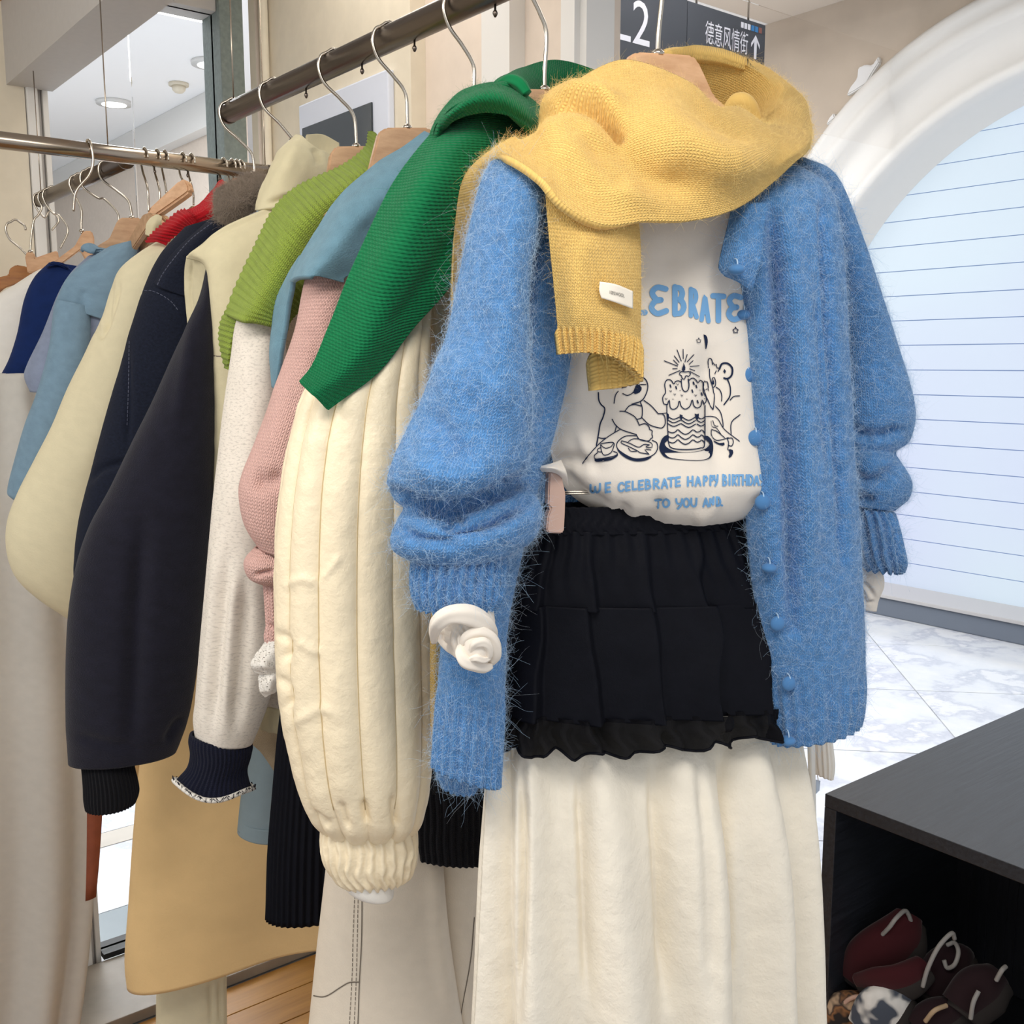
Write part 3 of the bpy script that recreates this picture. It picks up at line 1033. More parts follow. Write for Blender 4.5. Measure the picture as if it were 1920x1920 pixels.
M['clip'] = plain('clip_wood', (206, 172, 156), 0.45, var=0.05, scale=30)
t = NT('lace')
_, _, uvv = t.uv()
vo = t.new('ShaderNodeTexVoronoi'); vo.feature = 'DISTANCE_TO_EDGE'; vo.inputs['Scale'].default_value = 420
t.link(uvv, vo.inputs['Vector'])
t.b.inputs['Base Color'].default_value = (*lin((240, 236, 228)), 1)
t.b.inputs['Roughness'].default_value = 0.8
t.link(t.math('LESS_THAN', vo.outputs[0], 0.26), t.b.inputs['Alpha'])
M['lace'] = t.m
t = NT('sheer_black')
t.b.inputs['Base Color'].default_value = (*lin((14, 14, 18)), 1)
t.b.inputs['Roughness'].default_value = 0.7
t.b.inputs['Specular IOR Level'].default_value = 0.08
t.b.inputs['Alpha'].default_value = 0.965
M['sheer'] = t.m


# raycast on grids, for things sewn or printed on a garment
def bvh_of(objs):
    V = []; Fc = []
    for o in objs:
        P, N = GRID[o.name]
        nv, nu = P.shape[:2]
        b = len(V)
        V += [Vector(p) for p in P.reshape(-1, 3)]
        closed = np.linalg.norm(P[:, 0] - P[:, -1], axis=1).mean() < 3 * np.linalg.norm(P[:, 0] - P[:, 1], axis=1).mean() + 1e-6
        for i in range(nv - 1):
            for j in range(nu if closed else nu - 1):
                j2 = (j + 1) % nu
                Fc.append((b + i * nu + j, b + (i + 1) * nu + j, b + (i + 1) * nu + j2, b + i * nu + j2))
    return BVHTree.FromPolygons(V, Fc)


def on(bv, px, py):
    r = ray(px, py); r = r / np.linalg.norm(r)
    h = bv.ray_cast(Vector(CAM), Vector(r))
    if h[0] is None: return None
    n = h[1]
    if n.dot(Vector(CAM) - h[0]) < 0: n = -n
    return np.array(h[0]), np.array(n)


def lay(bv, pts, lift):
    """3D points lying on the cloth under the px points (only those that hit)."""
    out = []
    last = None
    for p in pts:
        q = on(bv, p[0], p[1])
        if q is None:
            out.append(last); continue
        last = q[0] + q[1] * lift
        out.append(last)
    if any(v is None for v in out):
        f = next((v for v in out if v is not None), None)
        if f is None: return None
        out = [f if v is None else v for v in out]
    return out


def dense(pts, smooth=True, step=3.0):
    pts = np.array(pts, float)
    if len(pts) < 2: return pts
    n = max(3, int(np.linalg.norm(np.diff(pts, axis=0), axis=1).sum() / step))
    if smooth:
        return crom(pts, arclen_t(pts, n))
    d = np.concatenate([[0], np.cumsum(np.linalg.norm(np.diff(pts, axis=0), axis=1))])
    s = np.linspace(0, d[-1], n)
    return np.stack([np.interp(s, d, pts[:, 0]), np.interp(s, d, pts[:, 1])], 1)


def stroke_poly(pts, w, cap=6):
    """outline strip of a round-ended stroke in px: vertices and faces."""
    pts = np.array(pts, float)
    T = np.gradient(pts, axis=0)
    T /= np.maximum(np.linalg.norm(T, axis=1, keepdims=True), 1e-9)
    N = np.stack([-T[:, 1], T[:, 0]], 1)
    ww = np.broadcast_to(np.asarray(w, float), (len(pts),))[:, None] / 2
    V = []; Fc = []
    for a, b in zip(pts + N * ww, pts - N * ww): V += [a, b]
    for i in range(len(pts) - 1): Fc.append((2 * i, 2 * i + 1, 2 * i + 3, 2 * i + 2))
    for e, sgn in ((0, -1), (len(pts) - 1, 1)):
        c = len(V); V.append(pts[e])
        k0 = len(V)
        for k in range(cap + 1):
            th = -math.pi / 2 + math.pi * k / cap
            V.append(pts[e] + float(ww[e][0]) * (math.cos(th) * sgn * T[e] + math.sin(th) * N[e]))
        for k in range(cap): Fc.append((c, k0 + k, k0 + k + 1))
    return V, Fc


def print_on(name, bv, strokes, mat, parent, lift=0.0008, fills=(), kind='stuff'):
    V = []; Fc = []
    for pts, w, sm in strokes:
        v, f = stroke_poly(dense(pts, sm), w)
        b = len(V)
        V += list(v); Fc += [tuple(b + i for i in q) for q in f]
    from mathutils.geometry import tessellate_polygon
    for pts in fills:
        p = dense(list(pts) + [pts[0]], True, 4.0)[:-1]
        tri = tessellate_polygon([[Vector((a[0], a[1], 0)) for a in p]])
        b = len(V)
        V += list(p); Fc += [tuple(b + i for i in q) for q in tri]
    P = lay(bv, V, lift)
    if P is None: return None
    o = mesh_obj(name, P, Fc, mat, parent, smooth=False)
    if kind: o['kind'] = kind
    return o


def seam(name, bv, pts, w, mat, parent, lift=0.0006, dash=None):
    p = dense(pts, True, 4.0)
    if dash:
        st = []
        q = dense(pts, True, 1.5)
        k = 0
        while k + dash[0] < len(q):
            st.append((q[k:k + dash[0] + 1], w, False)); k += dash[0] + dash[1]
        V = []; Fc = []
        for s, w_, _ in st:
            v, f = stroke_poly(s, w_, 2); b = len(V); V += list(v); Fc += [tuple(b + i for i in x) for x in f]
    else:
        V, Fc = stroke_poly(p, w, 3)
    P = lay(bv, V, lift)
    if P is None: return None
    return props(mesh_obj(name, P, Fc, mat, parent), kind='stuff' if dash else None)

# ================================================================== FIRST HANGER: tee, cardigan, yellow scarf, skirts
p1 = H['h1']
hanger(p1, (1234, 101), [(1172, 116), (1177, 106), (1190, 101), (1240, 103), (1292, 107), (1303, 118), (1318, 150), (1332, 182), (1380, 225), (1470, 290), (1460, 320), (1300, 255),
                         (1235, 230), (1120, 260), (1000, 315), (990, 300), (1080, 215), (1150, 160)],
       'light wooden hanger with wire hook holding the yellow scarf and blue cardigan', dn=0.0, mat='hanger_tan')

tee = garment('t_shirt', 'white tee with blue lettering and a birthday cake drawing, under the blue cardigan', 'shirt', p1, 1240, 980)
tb = tube('body', p1, [(1060, 300, 1440, 300, 0, .025, .02), (1010, 480, 1470, 480, 0, .040, .02), (1005, 650, 1480, 650, 0, .046, .02), (1018, 780, 1480, 800, 0, .050, .025),
                       (1030, 850, 1475, 870, 0, .056, .03), (1042, 890, 1468, 905, 0, .058, .03), (1066, 928, 1445, 930, 0, .052, .03), (1108, 955, 1410, 958, 0, .042, .025),
                       (1172, 975, 1372, 975, 0, .026, .02), (1215, 984, 1330, 984, 0, .012, .01)], M['white_jersey'], tee, nu=150, nv=110,
          disp=[wrink(0.004, 7, 2, (1, 1, .5))],
          creases=[([(1035, 872), (1085, 865), (1130, 880)], 16, .008), ([(1040, 880), (1090, 930), (1150, 955)], 15, .007), ([(1190, 982), (1230, 965), (1240, 930)], 12, .005),
                   ([(1330, 640), (1345, 760), (1360, 900)], 26, .010), ([(1250, 440), (1262, 560), (1255, 640)], 30, .004), ([(1085, 800), (1100, 850), (1105, 900)], 12, -.005),
                   ([(1160, 975), (1175, 945)], 10, .006), ([(1300, 982), (1330, 960), (1345, 930)], 12, -.004)], thick=.0015)
sheet('gathered_edge', p1, [[(1003, 877, .03), (1004, 881, .034), (1005, 886, .03)], [(1016, 873, .042), (1021, 878, .048), (1025, 885, .042)], [(1032, 869, .042), (1040, 878, .052), (1046, 890, .042)],
                            [(1052, 862, .03), (1062, 884, .044), (1066, 912, .03)]], M['white_jersey'], tee, nu=24, nv=30, thick=.0015)
bt = bvh_of([tb])

# lettering: skeleton strokes in a unit box (x right, y down)
LT = {
    'C': [([(.95, .22), (.62, .02), (.2, .2), (.06, .52), (.2, .85), (.6, .98), (.95, .8)], True)],
    'E': [([(.92, .08), (.4, .02), (.1, .22), (.35, .46), (.62, .48)], True), ([(.62, .48), (.25, .54), (.06, .78), (.4, .98), (.95, .88)], True)],
    'e': [([(.1, .0), (.1, 1.0)], False), ([(.1, .02), (.92, 0)], False), ([(.1, .5), (.8, .48)], False), ([(.1, .98), (.95, .95)], False)],
    'L': [([(.12, 0), (.12, .95), (.9, .92)], False)],
    'B': [([(.14, 0), (.14, 1)], False), ([(.14, .02), (.62, .06), (.8, .25), (.6, .45), (.14, .48)], True), ([(.14, .48), (.7, .5), (.94, .74), (.66, .96), (.14, .98)], True)],
    'R': [([(.14, 0), (.14, 1)], False), ([(.14, .02), (.68, .05), (.88, .26), (.62, .48), (.14, .52)], True), ([(.35, .52), (.95, 1)], False)],
    'A': [([(.04, 1), (.5, 0), (.96, 1)], False), ([(.25, .66), (.76, .66)], False)],
    'T': [([(0, .04), (1, .02)], False), ([(.5, .02), (.5, 1)], False)],
    'W': [([(.04, .06), (.06, .75), (.28, .97), (.46, .8), (.5, .3)], True), ([(.5, .3), (.54, .8), (.74, .97), (.94, .7), (.96, 0)], True)],
    'H': [([(.1, 0), (.1, 1)], False), ([(.9, 0), (.9, 1)], False), ([(.1, .52), (.9, .48)], False)],
    'P': [([(.14, 0), (.14, 1)], False), ([(.14, .02), (.7, .04), (.92, .28), (.66, .54), (.14, .56)], True)],
    'Y': [([(.04, 0), (.12, .4), (.5, .52), (.9, .4)], True), ([(.95, 0), (.8, .6), (.3, 1)], True)],
    'I': [([(.5, 0), (.5, 1)], False)],
    'D': [([(.14, 0), (.14, 1)], False), ([(.14, .02), (.66, .06), (.94, .48), (.66, .94), (.14, .98)], True)],
    'O': [([(.5, .0), (.1, .2), (.04, .55), (.25, .95), (.6, .98), (.94, .7), (.92, .25), (.5, 0)], True)],
    'U': [([(.06, 0), (.08, .7), (.45, 1), (.85, .8), (.94, 0)], True)],
    'N': [([(.1, 1), (.1, .02), (.9, .98), (.9, 0)], False)],
    '.': [([(.3, .93), (.5, .94)], False)],
}


def word(name, letters, w, mat):
    st = []
    for ch, x0, y0, x1, y1, sl in letters:
        for pts, sm in LT[ch]:
            st.append(([(x0 + (x1 - x0) * a, y0 + (y1 - y0) * b + sl * (a - .5)) for a, b in pts], w, sm))
    o = print_on(name, bt, st, mat, tee)
    return o
word('headline_lettering', [('C', 1118, 533, 1148, 590, 0), ('E', 1152, 535, 1180, 592, 0), ('L', 1187, 537, 1211, 590, 0), ('E', 1219, 538, 1250, 589, 0), ('B', 1262, 538, 1283, 589, 0),
                            ('T', 1336, 554, 1356, 601, 2), ('E', 1364, 554, 1390, 600, 0)], 10.5, M['print_blue'])
word('headline_lettering', [('R', 1293, 543, 1306, 593, 3), ('A', 1314, 556, 1328, 601, 3)], 8.4, M['print_blue'])
L1 = [('W', 1107, 907, 1126, 923, -1), ('e', 1135, 905, 1145, 922, -1), ('C', 1159, 904, 1170, 921, -1), ('e', 1173, 903, 1181, 919, -1), ('L', 1185, 902, 1194, 918, -1), ('e', 1197, 901, 1206, 917, -1),
      ('B', 1209, 899, 1220, 916, -1), ('R', 1224, 898, 1236, 915, -1), ('A', 1240, 897, 1251, 914, -1), ('T', 1252, 896, 1263, 912, -1), ('e', 1266, 895, 1275, 911, -1),
      ('H', 1288, 894, 1299, 910, -1), ('A', 1303, 893, 1313, 910, -1), ('P', 1318, 893, 1326, 909, -1), ('P', 1330, 892, 1337, 909, -1), ('Y', 1338, 892, 1345, 910, -1),
      ('B', 1354, 891, 1362, 910, 0), ('I', 1365, 891, 1369, 909, 0), ('R', 1372, 891, 1380, 909, 0), ('T', 1380, 891, 1389, 909, 0), ('H', 1391, 891, 1400, 909, 0), ('D', 1402, 891, 1411, 909, 0), ('A', 1413, 891, 1422, 909, 0), ('Y', 1424, 891, 1432, 909, 0)]
word('verse_lettering', L1, 3.9, M['print_blue'])
word('verse_lettering', [('T', 1228, 936, 1240, 951, -1), ('O', 1243, 935, 1255, 950, 0), ('Y', 1267, 935, 1279, 953, 0), ('O', 1281, 934, 1292, 950, 0), ('U', 1295, 934, 1306, 949, 0),
                         ('A', 1318, 933, 1328, 949, 0), ('N', 1330, 932, 1338, 948, 0), ('D', 1342, 932, 1350, 948, 0), ('.', 1350, 932, 1356, 948, 0)], 3.9, M['print_blue'])


def C5(pts):
    return [(1090 + x / 5.818, 640 + y / 5.818) for x, y in pts]
lw = 1.9
S_ = []
def st(*pts, w=lw, sm=True): S_.append((C5(pts), w, sm))
# rays and candle
for a, b in [((1040, 95), (1085, 215)), ((1105, 88), (1106, 190)), ((1148, 145), (1125, 225)), ((1220, 145), (1150, 222)), ((1210, 212), (1170, 250)), ((1275, 266), (1180, 275)), ((1175, 300), (1228, 320)),
             ((1180, 330), (1278, 385)), ((1010, 160), (1062, 228)), ((1000, 205), (1050, 255)), ((900, 213), (1045, 270)), ((992, 300), (1040, 297)), ((950, 370), (1072, 318))]:
    st(a, b, sm=False, w=1.6)
st((1085, 415), (1092, 500), (1120, 548), (1155, 535), (1168, 480), (1160, 410)); st((1090, 330), (1130, 335), (1172, 330), (1182, 360), (1160, 385), (1135, 372), (1120, 412), (1095, 405), (1085, 370), (1065, 365), (1070, 340), (1090, 330))
# icing
st((935, 690), (895, 680), (884, 610), (915, 555), (905, 470), (930, 420), (975, 425), (1005, 470), (1020, 440), (1055, 430), (1085, 445)); st((1168, 425), (1205, 400), (1245, 425), (1262, 455), (1290, 425), (1325, 460), (1322, 505), (1340, 560), (1358, 620), (1348, 665), (1325, 680))
st((935, 690), (955, 640), (965, 720), (1000, 742), (1045, 715), (1064, 645), (1085, 710), (1130, 740), (1180, 705), (1203, 635), (1220, 700), (1255, 728), (1295, 705), (1310, 640), (1330, 690))
for x, y in [(968, 490), (1218, 460), (1247, 495), (1262, 662), (1205, 545), (1305, 578), (1030, 508)]:
    st((x - 4, y - 14), (x + 3, y + 10), w=2.6)
for x, y in [(1078, 535), (1152, 630), (1290, 532), (1000, 630), (1340, 628)]:
    st((x - 10, y), (x, y - 14), (x + 10, y), (x, y + 14), (x - 10, y), w=1.2)
for x, y in [(970, 545), (1015, 580), (1092, 592), (1240, 592), (920, 628), (1046, 470)]:
    st((x - 10, y - 8), (x, y + 8), (x + 10, y - 6), w=1.2)
# cake body
st((928, 700), (930, 800), (940, 1000), (948, 1110), (985, 1165), (1130, 1182), (1290, 1165), (1335, 1115), (1340, 700))
for dy in (0, 38, 78):
    st((932, 815 + dy), (1000, 850 + dy), (1075, 822 + dy)); st((1085, 820 + dy), (1165, 862 + dy), (1240, 825 + dy)); st((1255, 825 + dy), (1300, 848 + dy), (1338, 825 + dy))
for dy in (0, 55, 110):
    st((945, 985 + dy), (990, 1000 + dy), (1025, 985 + dy), (1048, 962 + dy), (1080, 990 + dy), (1125, 1015 + dy), (1170, 1000 + dy), (1212, 965 + dy), (1250, 990 + dy), (1285, 985 + dy), (1305, 965 + dy), (1338, 1000 + dy))
# bear with a round ear and a raised paw
st((1385, 285), (1376, 215), (1395, 178), (1420, 200), (1428, 240)); st((1428, 250), (1440, 230), (1452, 262), (1470, 245), (1475, 285), (1500, 290)); st((1395, 300), (1400, 400), (1430, 500), (1440, 560), (1450, 585), (1440, 700), (1432, 745))
st((1470, 320), (1455, 355), w=1.6); st((1425, 470), (1425, 410), (1445, 390), (1462, 430), (1462, 480), (1440, 500), w=1.8); st((1505, 300), (1530, 245), (1590, 240), (1640, 290), (1635, 370), (1590, 408), (1555, 400), w=3.4)
st((1500, 310), (1490, 325)); st((1590, 410), (1620, 500), (1615, 600), (1555, 690), w=2.4); st((1470, 500), (1510, 530), (1530, 590), (1528, 650)); st((1620, 640), (1660, 600), (1720, 595))
st((1460, 705), (1515, 770), (1540, 870), (1545, 930)); st((1725, 800), (1635, 885), (1630, 1020)); st((1320, 470), (1340, 430), (1355, 450), (1368, 440), (1378, 500), (1385, 540)); st((1320, 480), (1325, 560), (1360, 615), (1400, 700), (1430, 740)); st((1350, 530), (1365, 518), (1378, 525), w=1.4)
# table line, right-hand plate and cup
st((1345, 820), (1430, 820), (1490, 850), (1560, 960), (1720, 1090), w=1.6); st((1410, 970), (1415, 1030), (1470, 1080), (1560, 1065), (1600, 1050), w=1.6); st((1412, 960), (1480, 985), (1560, 1050), w=1.6)
st((1410, 870), (1420, 930), (1470, 945), (1520, 1010), w=1.4); st((1430, 865), (1450, 920), (1490, 925), w=1.4); st((1590, 1060), (1605, 1110), (1595, 1180), w=1.8); st((1595, 1060), (1640, 1055), (1655, 1100), (1635, 1145), (1600, 1130), w=1.8)
# dog on the left
st((185, 560), (190, 640), (215, 690), (255, 735), (235, 830), (205, 900), (185, 1020), (162, 1145), w=2.5); st((648, 382), (700, 420), (722, 490), (700, 580), (650, 650), (550, 685), w=2.1); st((400, 545), (370, 590), (355, 675))
st((450, 570), (500, 590), (560, 560), (620, 480), (700, 470), w=1.8); st((440, 508), (488, 498), w=1.6); st((680, 645), (760, 705), (835, 790)); st((640, 660), (662, 730), (655, 830), (610, 850)); st((470, 765), (520, 705), (580, 690), (650, 705))
st((418, 762), (480, 768), (570, 815), (605, 860), (630, 915)); st((655, 830), (740, 910), (850, 945), (890, 935), (912, 890), (905, 820), (880, 792), (835, 790)); st((855, 790), (930, 780), w=1.6)
st((335, 850), (370, 910), (440, 965), (590, 1015)); st((630, 915), (690, 898), (735, 930), (740, 960), (770, 975), (765, 1010), (775, 1050), (755, 1060), (735, 1085), (680, 1085), (625, 1065), (595, 1015)); st((380, 930), (365, 990)); st((190, 1050), (230, 1060), (265, 1055))
st((420, 962), (320, 1020), (225, 1090), (160, 1150), (85, 1230), (20, 1335), w=1.7)
# cup, saucer, plate and fork
st((212, 1120), (260, 1108), (352, 1105), (345, 1170), (315, 1220), (250, 1240), (222, 1200), (208, 1130), w=1.7); st((212, 1130), (260, 1165), (320, 1150), (350, 1112), w=1.5); st((215, 1160), (178, 1170), (178, 1200), (222, 1205), w=1.6)
st((180, 1210), (145, 1235), (150, 1275), (240, 1272), (360, 1250), (395, 1220), (350, 1200), w=1.7); st((600, 1030), (480, 1035), (400, 1090), (385, 1150), (430, 1205), (560, 1275), (680, 1275), (780, 1240), (825, 1180), (820, 1110), (770, 1080), w=1.8)
st((440, 1085), (520, 1110), (620, 1155), (680, 1125), (740, 1130), w=1.7); st((440, 1085), (435, 1110), (520, 1150), (610, 1195), (640, 1215), (735, 1232), w=1.7); st((740, 1130), (695, 1155), (755, 1160), w=1.5); st((755, 1185), (690, 1180), (735, 1232), w=1.5)
st((510, 1095), (560, 1065), (640, 1070), (760, 1110), (765, 1160), w=1.5); st((510, 1165), (540, 1200), (600, 1200), w=1.5)
# small stars
def star(cx, cy, r, w=1.6):
    q = [(cx + r * (1 if k % 2 == 0 else .45) * math.sin(math.pi * k / 5), cy - r * (1 if k % 2 == 0 else .45) * math.cos(math.pi * k / 5)) for k in range(11)]
    S_.append((q, w, False))
star(1378, 620, 6.5); star(1309, 639, 5.5, 1.2)
fills = [C5([(845, 1150), (875, 1065), (925, 1022), (950, 1030), (945, 1075), (905, 1115), (940, 1165), (1050, 1205), (1200, 1208), (1330, 1180), (1392, 1120), (1345, 1070), (1345, 1030), (1380, 1040), (1420, 1090),
             (1430, 1180), (1405, 1270), (1300, 1300), (1100, 1295), (920, 1270), (855, 1200)]),
         C5([(140, 1275), (240, 1278), (350, 1262), (400, 1225), (390, 1255), (320, 1295), (230, 1308), (150, 1305)]),
         C5([(385, 1155), (440, 1215), (560, 1278), (680, 1280), (770, 1255), (700, 1300), (580, 1308), (470, 1265), (400, 1200)]),
         C5([(560, 560), (600, 470), (655, 505), (640, 550), (590, 575)]), C5([(545, 470), (605, 432), (598, 462), (570, 475)]),
         C5([(1108, 232), (1128, 280), (1122, 325), (1092, 322), (1096, 285), (1105, 270)]), C5([(932, 782), (946, 782), (952, 830), (942, 860), (932, 830)]),
         C5([(1068, 795), (1080, 808), (1098, 793), (1098, 830), (1085, 868), (1070, 830)]), C5([(1230, 788), (1245, 800), (1272, 784), (1272, 825), (1254, 868), (1238, 825)]),
         C5([(1545, 330), (1558, 300), (1575, 320), (1572, 345), (1556, 352)]), C5([(1430, 470), (1432, 420), (1446, 420), (1448, 470), (1440, 480)]),
         C5([(1435, 1080), (1500, 1110), (1560, 1105), (1550, 1140), (1490, 1125), (1450, 1105)]), C5([(1598, 1180), (1640, 1180), (1655, 1215), (1630, 1265), (1600, 1270), (1615, 1220)]),
         [(1318, 627), (1324, 630), (1326, 642), (1322, 656), (1321, 645)]]
print_on('drawing_print', bt, S_, M['print_navy'], tee, lift=.0009, fills=fills)


# knotted white cuffs hanging out of the cardigan sleeves (part of the tee)
def loop(name, pl, pts, mat, parent, flat=None, n=28, k=60, ridge=(5, .09, 5.0)):
    A = np.array(pts, float)
    P3 = pl.at(A[:, 0], A[:, 1], A[:, 2])
    return pipe(name, P3, A[:, 3] * 0.00048, mat, parent, n=n, k=k, flat=flat, ridge=ridge)
nf = (p1.n, 0.6)
ck = tube('sleeve_cuff', p1, [(822, 1095, 915, 1090, .045, .026, .02), (814, 1135, 918, 1130, .045, .036, .02), (813, 1165, 918, 1160, .045, .046, .02), (818, 1195, 910, 1190, .045, .050, .022), (833, 1218, 902, 1222, .045, .044, .02),
                         (862, 1236, 892, 1240, .045, .024, .012)], M['white_jersey'], tee, nu=90, nv=70, creases=[([(842, 1172), (838, 1200), (848, 1230)], 3, .006), ([(855, 1168), (852, 1200), (860, 1232)], 3, .005), ([(868, 1168), (864, 1195), (866, 1215)], 3.5, .006), ([(828, 1185), (826, 1200), (836, 1216)], 3, .004)], thick=.002)
loop('cuff_knot', p1, [(814, 1202, .060, 6), (815, 1184, .072, 10), (824, 1166, .082, 14), (846, 1153, .088, 15), (878, 1154, .090, 17), (906, 1168, .086, 16), (920, 1188, .078, 12), (922, 1205, .066, 6)], M['white_jersey'], tee, nf)
ball('cuff_knot', p1.at(897., 1220., .078), .0125, M['white_jersey'], tee, axis=p1.n, sq=.8, seg=24)
loop('cuff_knot', p1, [(868, 1214, .080, 7), (876, 1196, .086, 10), (896, 1187, .090, 11), (917, 1194, .090, 10), (928, 1210, .088, 10), (929, 1228, .084, 10), (920, 1243, .078, 7)], M['white_jersey'], tee, nf)
loop('cuff_knot', p1, [(866, 1208, .080, 6), (865, 1226, .086, 10), (874, 1241, .089, 11), (892, 1248, .089, 10), (908, 1252, .086, 9), (920, 1250, .082, 6)], M['white_jersey'], tee, nf)
loop('cuff_knot', p1, [(884, 1222, .090, 5), (890, 1208, .095, 7), (905, 1204, .096, 8), (916, 1212, .095, 7), (917, 1228, .092, 6), (908, 1238, .090, 4)], M['white_jersey'], tee, nf)
loop('cuff_knot', p1, [(882, 1236, .091, 4), (894, 1234, .095, 6), (906, 1238, .094, 6), (918, 1234, .090, 4)], M['white_jersey'], tee, nf)
tube('sleeve_cuff', p1, [(1590, 1040, 1630, 1035, -.03, .02, .02), (1596, 1070, 1640, 1065, -.03, .024, .02), (1598, 1095, 1646, 1092, -.03, .022, .02), (1600, 1118, 1640, 1122, -.03, .016, .015), (1606, 1140, 1638, 1144, -.03, .012, .01)],
     M['white_jersey'], tee, nu=50, nv=50, creases=[([(1605, 1085), (1625, 1100), (1640, 1122)], 4, .005), ([(1605, 1100), (1618, 1115), (1622, 1135)], 4, .005), ([(1605, 1125), (1625, 1130), (1640, 1128)], 3, .005)], thick=.002)

# ---------------------------------------------------------------- blue mohair cardigan
card = garment('cardigan', 'fuzzy sky blue mohair cardigan with covered buttons, hanging in front', 'cardigan', p1, 1200, 1390)
fold_b = wrink(.005, 9, 2, (1, 1, .6), 3.0)
slv = tube('sleeve', p1, [(930, 285, 1010, 290, .02, .015, .03), (903, 335, 1020, 340, .035, .036, .035), (886, 410, 1004, 420, .042, .046, .04), (868, 500, 985, 520, .047, .05, .04),
                          (840, 620, 978, 640, .05, .055, .04), (802, 720, 982, 740, .05, .06, .045), (764, 800, 984, 810, .05, .060, .045), (737, 865, 982, 858, .05, .060, .045),
                          (727, 906, 976, 888, .05, .054, .045), (738, 938, 972, 898, .05, .040, .04), (756, 955, 986, 906, .05, .030, .035), (748, 975, 1006, 925, .05, .044, .035), (737, 1003, 1013, 960, .05, .050, .035),
                          (740, 1030, 1000, 1005, .05, .042, .03), (772, 1048, 956, 1038, .05, .030, .025)], M['blue'], card, nu=170, nv=240, disp=[fold_b],
           creases=[([(800, 720), (880, 700), (960, 760)], 40, -.006), ([(905, 560), (900, 700), (870, 830)], 36, .006), ([(735, 925), (800, 950), (880, 940), (1000, 890)], 12, .019, .5), ([(1010, 925), (920, 985), (860, 1000), (820, 975)], 12, .016), ([(760, 860), (840, 890), (940, 860)], 30, -.010), ([(790, 760), (850, 840), (900, 880)], 26, .008),
                    ([(835, 960), (850, 975), (880, 965)], 16, .012), ([(745, 990), (790, 1010), (870, 1020)], 10, .009), ([(960, 380), (950, 560), (935, 700)], 20, -.004), ([(940, 430), (945, 600)], 12, .004)], thick=.003)
cuf = tube('cuff', p1, [(782, 1030, 948, 1024, .05, .030, .025), (776, 1062, 946, 1056, .05, .033, .026), (774, 1090, 942, 1086, .05, .034, .026), (777, 1118, 937, 1112, .05, .034, .026), (786, 1142, 926, 1130, .05, .031, .024)],
           M['blue'], card, nu=220, nv=40, disp=[ribs(28, .0026, 0, 1, .12)], thick=.004)
lft = tube('front_panel', p1, [(940, 300, 1060, 300, .02, .02, .02), (930, 420, 1068, 420, .03, .022, .02), (925, 560, 1078, 560, .032, .024, .02), (905, 690, 1070, 690, .032, .026, .02), (880, 800, 1046, 800, .03, .026, .02),
                               (868, 880, 1022, 880, .025, .026, .02), (860, 960, 1000, 960, .02, .024, .02), (845, 1060, 975, 1060, .02, .024, .02), (834, 1180, 950, 1180, .02, .026, .02), (822, 1300, 943, 1300, .02, .028, .02), (812, 1390, 941, 1400, .02, .028, .02),
                               (806, 1440, 940, 1472, .02, .026, .02)], M['blue'], card, nu=150, nv=200, disp=[fold_b, ribs(22, .0015, .84, 1, .1)], thick=.004,
           creases=[([(1000, 420), (985, 620), (965, 830)], 14, .008), ([(1050, 480), (1040, 650), (1010, 820)], 16, .004)])
bk = tube('back_panel', p1, [(965, 330, 1480, 335, -.03, .012, .012), (900, 600, 1560, 600, -.03, .012, .012), (850, 1000, 1580, 950, -.03, .012, .012), (830, 1250, 1590, 1200, -.03, .012, .012), (816, 1400, 1598, 1330, -.03, .012, .012),
                            (820, 1462, 1596, 1352, -.03, .012, .012)], M['blue'], card, nu=200, nv=80, disp=[ribs(60, .0012, .86, 1, .1)], thick=.003)
hem = tube('hem', p1, [(812, 1380, 905, 1390, .0, .02, .01), (818, 1440, 900, 1450, .0, .02, .012), (830, 1478, 888, 1482, .0, .016, .01)], M['blue'], card, nu=90, nv=30, disp=[ribs(16, .0012)], thick=.003)
rgt = tube('front_panel', p1, [(1400, 330, 1488, 312, .01, .01, .02), (1374, 385, 1542, 356, .024, .026, .02), (1366, 440, 1562, 430, .03, .034, .02), (1380, 540, 1577, 540, .03, .036, .02), (1388, 620, 1582, 640, .03, .036, .02), (1391, 720, 1586, 740, .03, .036, .02),
                               (1397, 850, 1592, 850, .03, .034, .02), (1402, 1000, 1603, 1000, .03, .034, .02), (1416, 1140, 1610, 1140, .03, .034, .02), (1434, 1270, 1610, 1260, .03, .032, .02), (1444, 1340, 1607, 1320, .03, .030, .02),
                               (1449, 1396, 1603, 1350, .03, .026, .02)], M['blue'], card, nu=200, nv=240, disp=[fold_b, ribs(24, .0016, .87, 1, .1)], thick=.004,
           creases=[([(1448, 400), (1462, 620), (1478, 850), (1488, 1180)], 13, .020, .4), ([(1476, 400), (1496, 640), (1508, 900), (1515, 1150)], 20, -.011), ([(1540, 390), (1558, 600), (1572, 800), (1582, 1060)], 9, .016, .4), ([(1528, 520), (1540, 700), (1550, 900)], 8, .007),
                    ([(1420, 450), (1428, 640), (1440, 900), (1458, 1150)], 22, -.006), ([(1520, 450), (1530, 700), (1545, 1000)], 24, -.005)])
lap = sheet('lapel', p1, [[(1372, 385, .052), (1400, 380, .066), (1440, 380, .07)], [(1362, 430, .056), (1395, 430, .07), (1432, 430, .074)], [(1352, 470, .058), (1388, 475, .074), (1428, 480, .074)],
                          [(1347, 502, .058), (1380, 508, .074), (1418, 520, .072)], [(1358, 518, .058), (1385, 530, .070), (1410, 550, .066)]], M['blue'], card, nu=36, nv=46, thick=.004)
